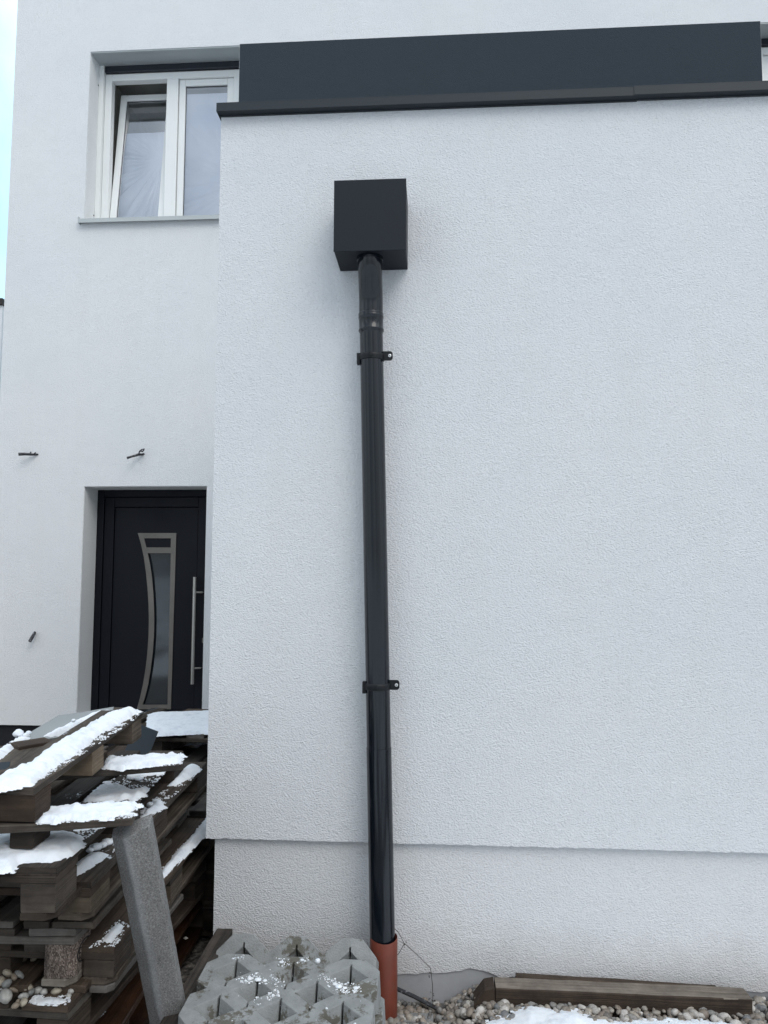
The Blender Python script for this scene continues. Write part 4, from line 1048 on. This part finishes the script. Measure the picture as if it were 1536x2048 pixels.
sp('K0', [(292, 1474), (296, 1430), (450, 1424), (450, 1468), (380, 1469), (340, 1471)], .03, w=.03, rag=.006, rough=.2)
sp('K1', [(340, 1493), (360, 1488), (450, 1480), (450, 1486)], .02, rag=.006)
sp('S', [(16, 1556), (30, 1540), (60, 1527), (72, 1530), (60, 1545), (25, 1562)], .022, rag=.004)
for (x, y, z, r_) in ((37, 1467, 1.06, .020), (52, 1471, 1.055, .013), (57, 1466, 1.06, .011), (147, 1441, 1.13, .008)):
    lump_ball(at(x, y, Z=z), r_, S, seed=x)
for (x, y, r_, key) in ((192, 1694, .020, 'R1'), (205, 1690, .016, 'R1'), (215, 1684, .019, 'R1'), (228, 1680, .014, 'R1'), (180, 1700, .012, 'R1'), (232, 1570, .012, 'A'), (265, 1553, .022, 'A'), (278, 1556, .018, 'A'), (312, 1603, .016, 'R1'), (300, 1608, .012, 'R1')):
    lump_ball(onp(key, x, y, .008), r_, S, sq=.6, seed=x)
for key, px, n_ in (('A', [(120, 1722), (172, 1678), (218, 1642), (190, 1640), (150, 1670)], 380), ('A', [(160, 1606), (232, 1552), (335, 1540), (280, 1603)], 700), ('M2', [(72, 1650), (86, 1618), (288, 1602), (264, 1636)], 700), ('M1', [(200, 1540), (216, 1512), (368, 1505), (365, 1528)], 500),
                     ('T', [(60, 1575), (180, 1500), (292, 1424), (240, 1428), (120, 1500)], 900), ('R1', [(225, 1706), (405, 1540), (375, 1535), (300, 1605), (225, 1680)], 900), ('C', [(178, 1896), (230, 1893), (262, 1850), (236, 1840)], 250), ('C', [(318, 1770), (436, 1645), (436, 1610), (318, 1740)], 250)):
    grains(key, px, n_, out=S)
tag(obj('snow_on_pallets', S[0], S[1], M['snow'], smooth=True), 'soft white snow lying in strips on the pallet boards', 'snow', kind='stuff')
S = ([], [])
sp('Fp', [(62, 2004), (72, 1995), (100, 1992), (133, 1997), (138, 2005), (112, 2010), (76, 2010)], .005, rag=.006, rough=.8, res=.004)
sp('G', [(178, 2030), (190, 2022), (212, 2023), (210, 2029), (195, 2034)], .004, rag=.006, rough=.8, res=.004)
pvn = rotm(-1.2, 4.5) @ Vector((0, 0, 1)); pvc = Vector((-.497, -.560, .250)) + pvn * .08
PAL['V'] = (pvc, pvn, None)
for q, n_ in ((((470, 1958), (482, 1942), (548, 1950), (556, 1966), (510, 1970), (480, 1966)), 260), (((545, 1926), (552, 1916), (578, 1918), (580, 1932), (553, 1934)), 80), (((588, 1926), (596, 1913), (620, 1914), (616, 1928)), 60), (((655, 1972), (668, 1955), (702, 1968), (700, 1990), (668, 1984)), 230),
             (((700, 1978), (702, 1966), (722, 1970), (724, 1984), (706, 1987)), 120), (((632, 1955), (640, 1946), (664, 1952), (668, 1965), (645, 1966)), 80), (((505, 2005), (515, 1990), (555, 1978), (560, 1992), (518, 2012)), 200), (((545, 1968), (552, 1955), (572, 1960), (570, 1975), (548, 1974)), 60), (((466, 1918), (470, 1910), (488, 1910), (486, 1922)), 60),
             (((400, 2048), (400, 1930), (740, 1930), (760, 2048)), 50)):
    grains('V', q, int(n_ * .4), .001, .0042, out=S)
for q in ((500, 1957, .009), (516, 1959, .011), (530, 1961, .007), (678, 1973, .012), (690, 1976, .008), (670, 1968, .008), (712, 1976, .009), (563, 1924, .008), (604, 1920, .007)):
    lump_ball(onp('V', q[0], q[1], .0005), q[2], S, sq=.4, seed=q[0])
grains('Fp', [(55, 2008), (70, 1990), (140, 1992), (140, 2010)], 500, .0015, .004, out=S); grains('G', [(172, 2036), (190, 2018), (218, 2020), (200, 2036)], 200, .001, .003, out=S)
lump_ball(at(635, 1922, Y=-.36), .010, S, seed=3)
tag(obj('snow_crumbs', S[0], S[1], M['slush'], smooth=True), 'thin granular snow remains on the pavers and low boards', 'snow', kind='stuff')

# ground relief for gravel / snow
def gz(x, y):
    up = min(1, max(0, (x - .02) / .16)); up = up * up * (3 - 2 * up)
    return .012 + up * (.056 + .014 * math.exp(-((x - .42) / .2) ** 2)) + .012 * nz(x * 4, y * 4) + .03 * max(0, -y - .1) * .5 + .006 * nz(x * 15, y * 15, 3)
S = ([], [])
sn_px = [(890, 2062), (960, 2037), (1010, 2024), (1045, 2004), (1075, 2003), (1108, 2014), (1150, 2013), (1195, 2034), (1235, 2040), (1290, 2028), (1350, 2027), (1440, 2033), (1500, 2040), (1580, 2044)]
poly3 = [(lambda q: Vector((q.x, q.y, .055)))(at(x, y, Z=.100)) for x, y in sn_px] + [Vector(q + (.055,)) for q in ((1.75, -.2), (2.05, -.42), (1.9, -.75), (1.98, -1.02), (1.55, -1.22), (1.2, -1.08), (.82, -1.3), (.5, -1.12), (.22, -1.18), (.12, -.86), (-.1, -.72), (-.04, -.5), (-.1, -.36))]
V_, F_ = S
sub = ([], [])
snow_patch(poly3, Vector((0, 0, 1)), .024, res=.009, w=.05, rag=.02, rough=.35, out=sub)
for p in sub[0]: V_.append(Vector((p.x, p.y, p.z - .055 + gz(p.x, p.y) + .008)))
F_ += sub[1]
tag(obj('snow_on_ground', V_, F_, M['snow'], smooth=True), 'patch of old snow covering the gravel in front of the beam', 'snow', kind='stuff')

# gravel
def pebble_into(bm_t, c, r, seed):
    pass
ico = bmesh.new(); bmesh.ops.create_icosphere(ico, subdivisions=2, radius=1); ICO_V = [v.co.copy() for v in ico.verts]; ico.verts.index_update(); ICO_F = [tuple(v.index for v in f.verts) for f in ico.faces]; ico.free()
ico = bmesh.new(); bmesh.ops.create_icosphere(ico, subdivisions=3, radius=1); ICO3_V = [v.co.copy() for v in ico.verts]; ico.verts.index_update(); ICO3_F = [tuple(v.index for v in f.verts) for f in ico.faces]; ico.free()
def pebble_verts(r, rg, IV=ICO_V):
    ax = Vector((rg.uniform(.85, 1.3), rg.uniform(.7, 1.0), rg.uniform(.5, .85))) * r
    Rq = Matrix.Rotation(rg.uniform(0, 6.28), 3, 'Z') @ Matrix.Rotation(rg.uniform(-.7, .7), 3, 'X') @ Matrix.Rotation(rg.uniform(-.7, .7), 3, 'Y'); s_ = rg.uniform(0, 100)
    out = []
    for v in IV:
        k = 1 + .20 * mnoise.noise(v * 1.1 + Vector((s_, 0, 0))) + .10 * mnoise.noise(v * 2.4 + Vector((0, s_, 0)))
        out.append(Rq @ Vector((v.x * ax.x * k, v.y * ax.y * k, v.z * ax.z * k)))
    return out
gv, gf = [], []
grg = random.Random(5)
def gravel(x0, x1, y0, y1, n, rmin=.008, rmax=.021, lift=.0):
    for _ in range(n):
        x, y = grg.uniform(x0, x1), grg.uniform(y0, y1); r = rmin + (rmax - rmin) * grg.random() ** 1.7
        z = (gz(x, y) if x > -.3 else .01) + grg.uniform(-.012, .008) + lift
        c = Vector((x, y, z)); b = len(gv); gv.extend([c + q for q in pebble_verts(r, grg)]); gf.extend([tuple(b + i for i in f) for f in ICO_F])
gravel(-.22, 1.7, -.42, .015, 3300)
gravel(-.22, 1.7, -1.3, -.42, 900, .012, .024)
gravel(-2.4, -.2, -1.6, .0, 900, .012, .024)
tag(obj('gravel', gv, gf, M['stone'], smooth=True), 'loose rounded river gravel along the foot of the wall', 'gravel', kind='stuff')

# single pebbles lying on the pallet boards
pb_list = [('Fp', 15, 1946, .016, 0, 'flat grey pebble at the back of the low boards, far left'), ('Fp', 39, 1949, .014, 1, 'round pebble beside the flat grey one on the low boards'), ('Fp', 28, 1954, .012, 3, 'small brown pebble below the round one on the low boards'),
           ('Fp', 14, 1967, .016, 1, 'brown-grey pebble near the left edge'), ('Fp', 2, 1962, .014, 0, 'cream pebble cut by the left edge'), ('Fp', 26, 1980, .014, 3, 'tan pebble left of the gap between boards'), ('Fp', 4, 1976, .013, 2, 'pale pebble at the left edge below the cream one'), ('Fp', 11, 1992, .020, 2, 'largest flat pale pebble at the left edge'),
           ('Fp', 56, 1976, .015, 0, 'cream pebble in the middle cluster, highest'), ('Fp', 62, 1985, .016, 1, 'grey pebble in the middle cluster'), ('Fp', 47, 1993, .017, 2, 'pale pebble at the left of the middle cluster'), ('Fp', 47, 2004, .014, 0, 'cream pebble in the lower part of the cluster'), ('Fp', 31, 2011, .012, 3, 'small tan pebble lowest of the cluster'), ('Fp', 36, 2003, .009, 3, 'tiny brown pebble beside the cluster'),
           ('Fp', 78, 1979, .015, 2, 'long pale pebble right of the cluster'), ('Fp', 88, 1984, .012, 2, 'narrow white pebble above the granular snow'), ('Fp', 113, 1982, .014, 0, 'slanting cream pebble above the granular snow'), ('Fp', 124, 1977, .008, 3, 'tiny tan pebble behind the slanting one'), ('Fp', 142, 1982, .011, 2, 'upper one of two pale pebbles at the right'), ('Fp', 138, 1990, .009, 2, 'lower one of two pale pebbles at the right'),
           ('E', 47, 1918, .014, 3, 'tan pebble under the chip block pallet'), ('E', 57, 1910, .011, 1, 'grey pebble behind the tan one under the chip block pallet'), ('E', 72, 1906, .014, 1, 'grey pebble next to the chip block'), ('E', 68, 1917, .012, 0, 'cream pebble in front of the chip block gap'), ('E', 39, 1917, .009, 0, 'small cream pebble leftmost under the chip block pallet')]
prg = random.Random(3)
PAL['E'] = (Vector((-1.2, -.5, .437)), Vector((0, 0, 1)), None)
for key, x, y, r_, mi, lab in pb_list:
    key = 'E' if (key == 'Fp' and y < 1972) else key
    c = onp(key, x, y, r_ * .5); vs = pebble_verts(r_, prg, ICO3_V)
    o = obj('pebble', vs, ICO3_F, PEB[mi], smooth=True); o.location = c; tag(o, lab, 'pebble', 'pebbles lying on the low pallet boards')
o = obj('dry_leaf', [(0, 0, 0), (.012, -.006, .004), (.024, 0, .001), (.012, .006, .004)], [(0, 1, 3), (1, 2, 3)], PEB[2]); o.location = at(366, 1876, X=-1.08); o.rotation_euler = (1.0, 0, 0); tag(o, 'small pale dry leaf caught in the side of the pile', 'leaf')
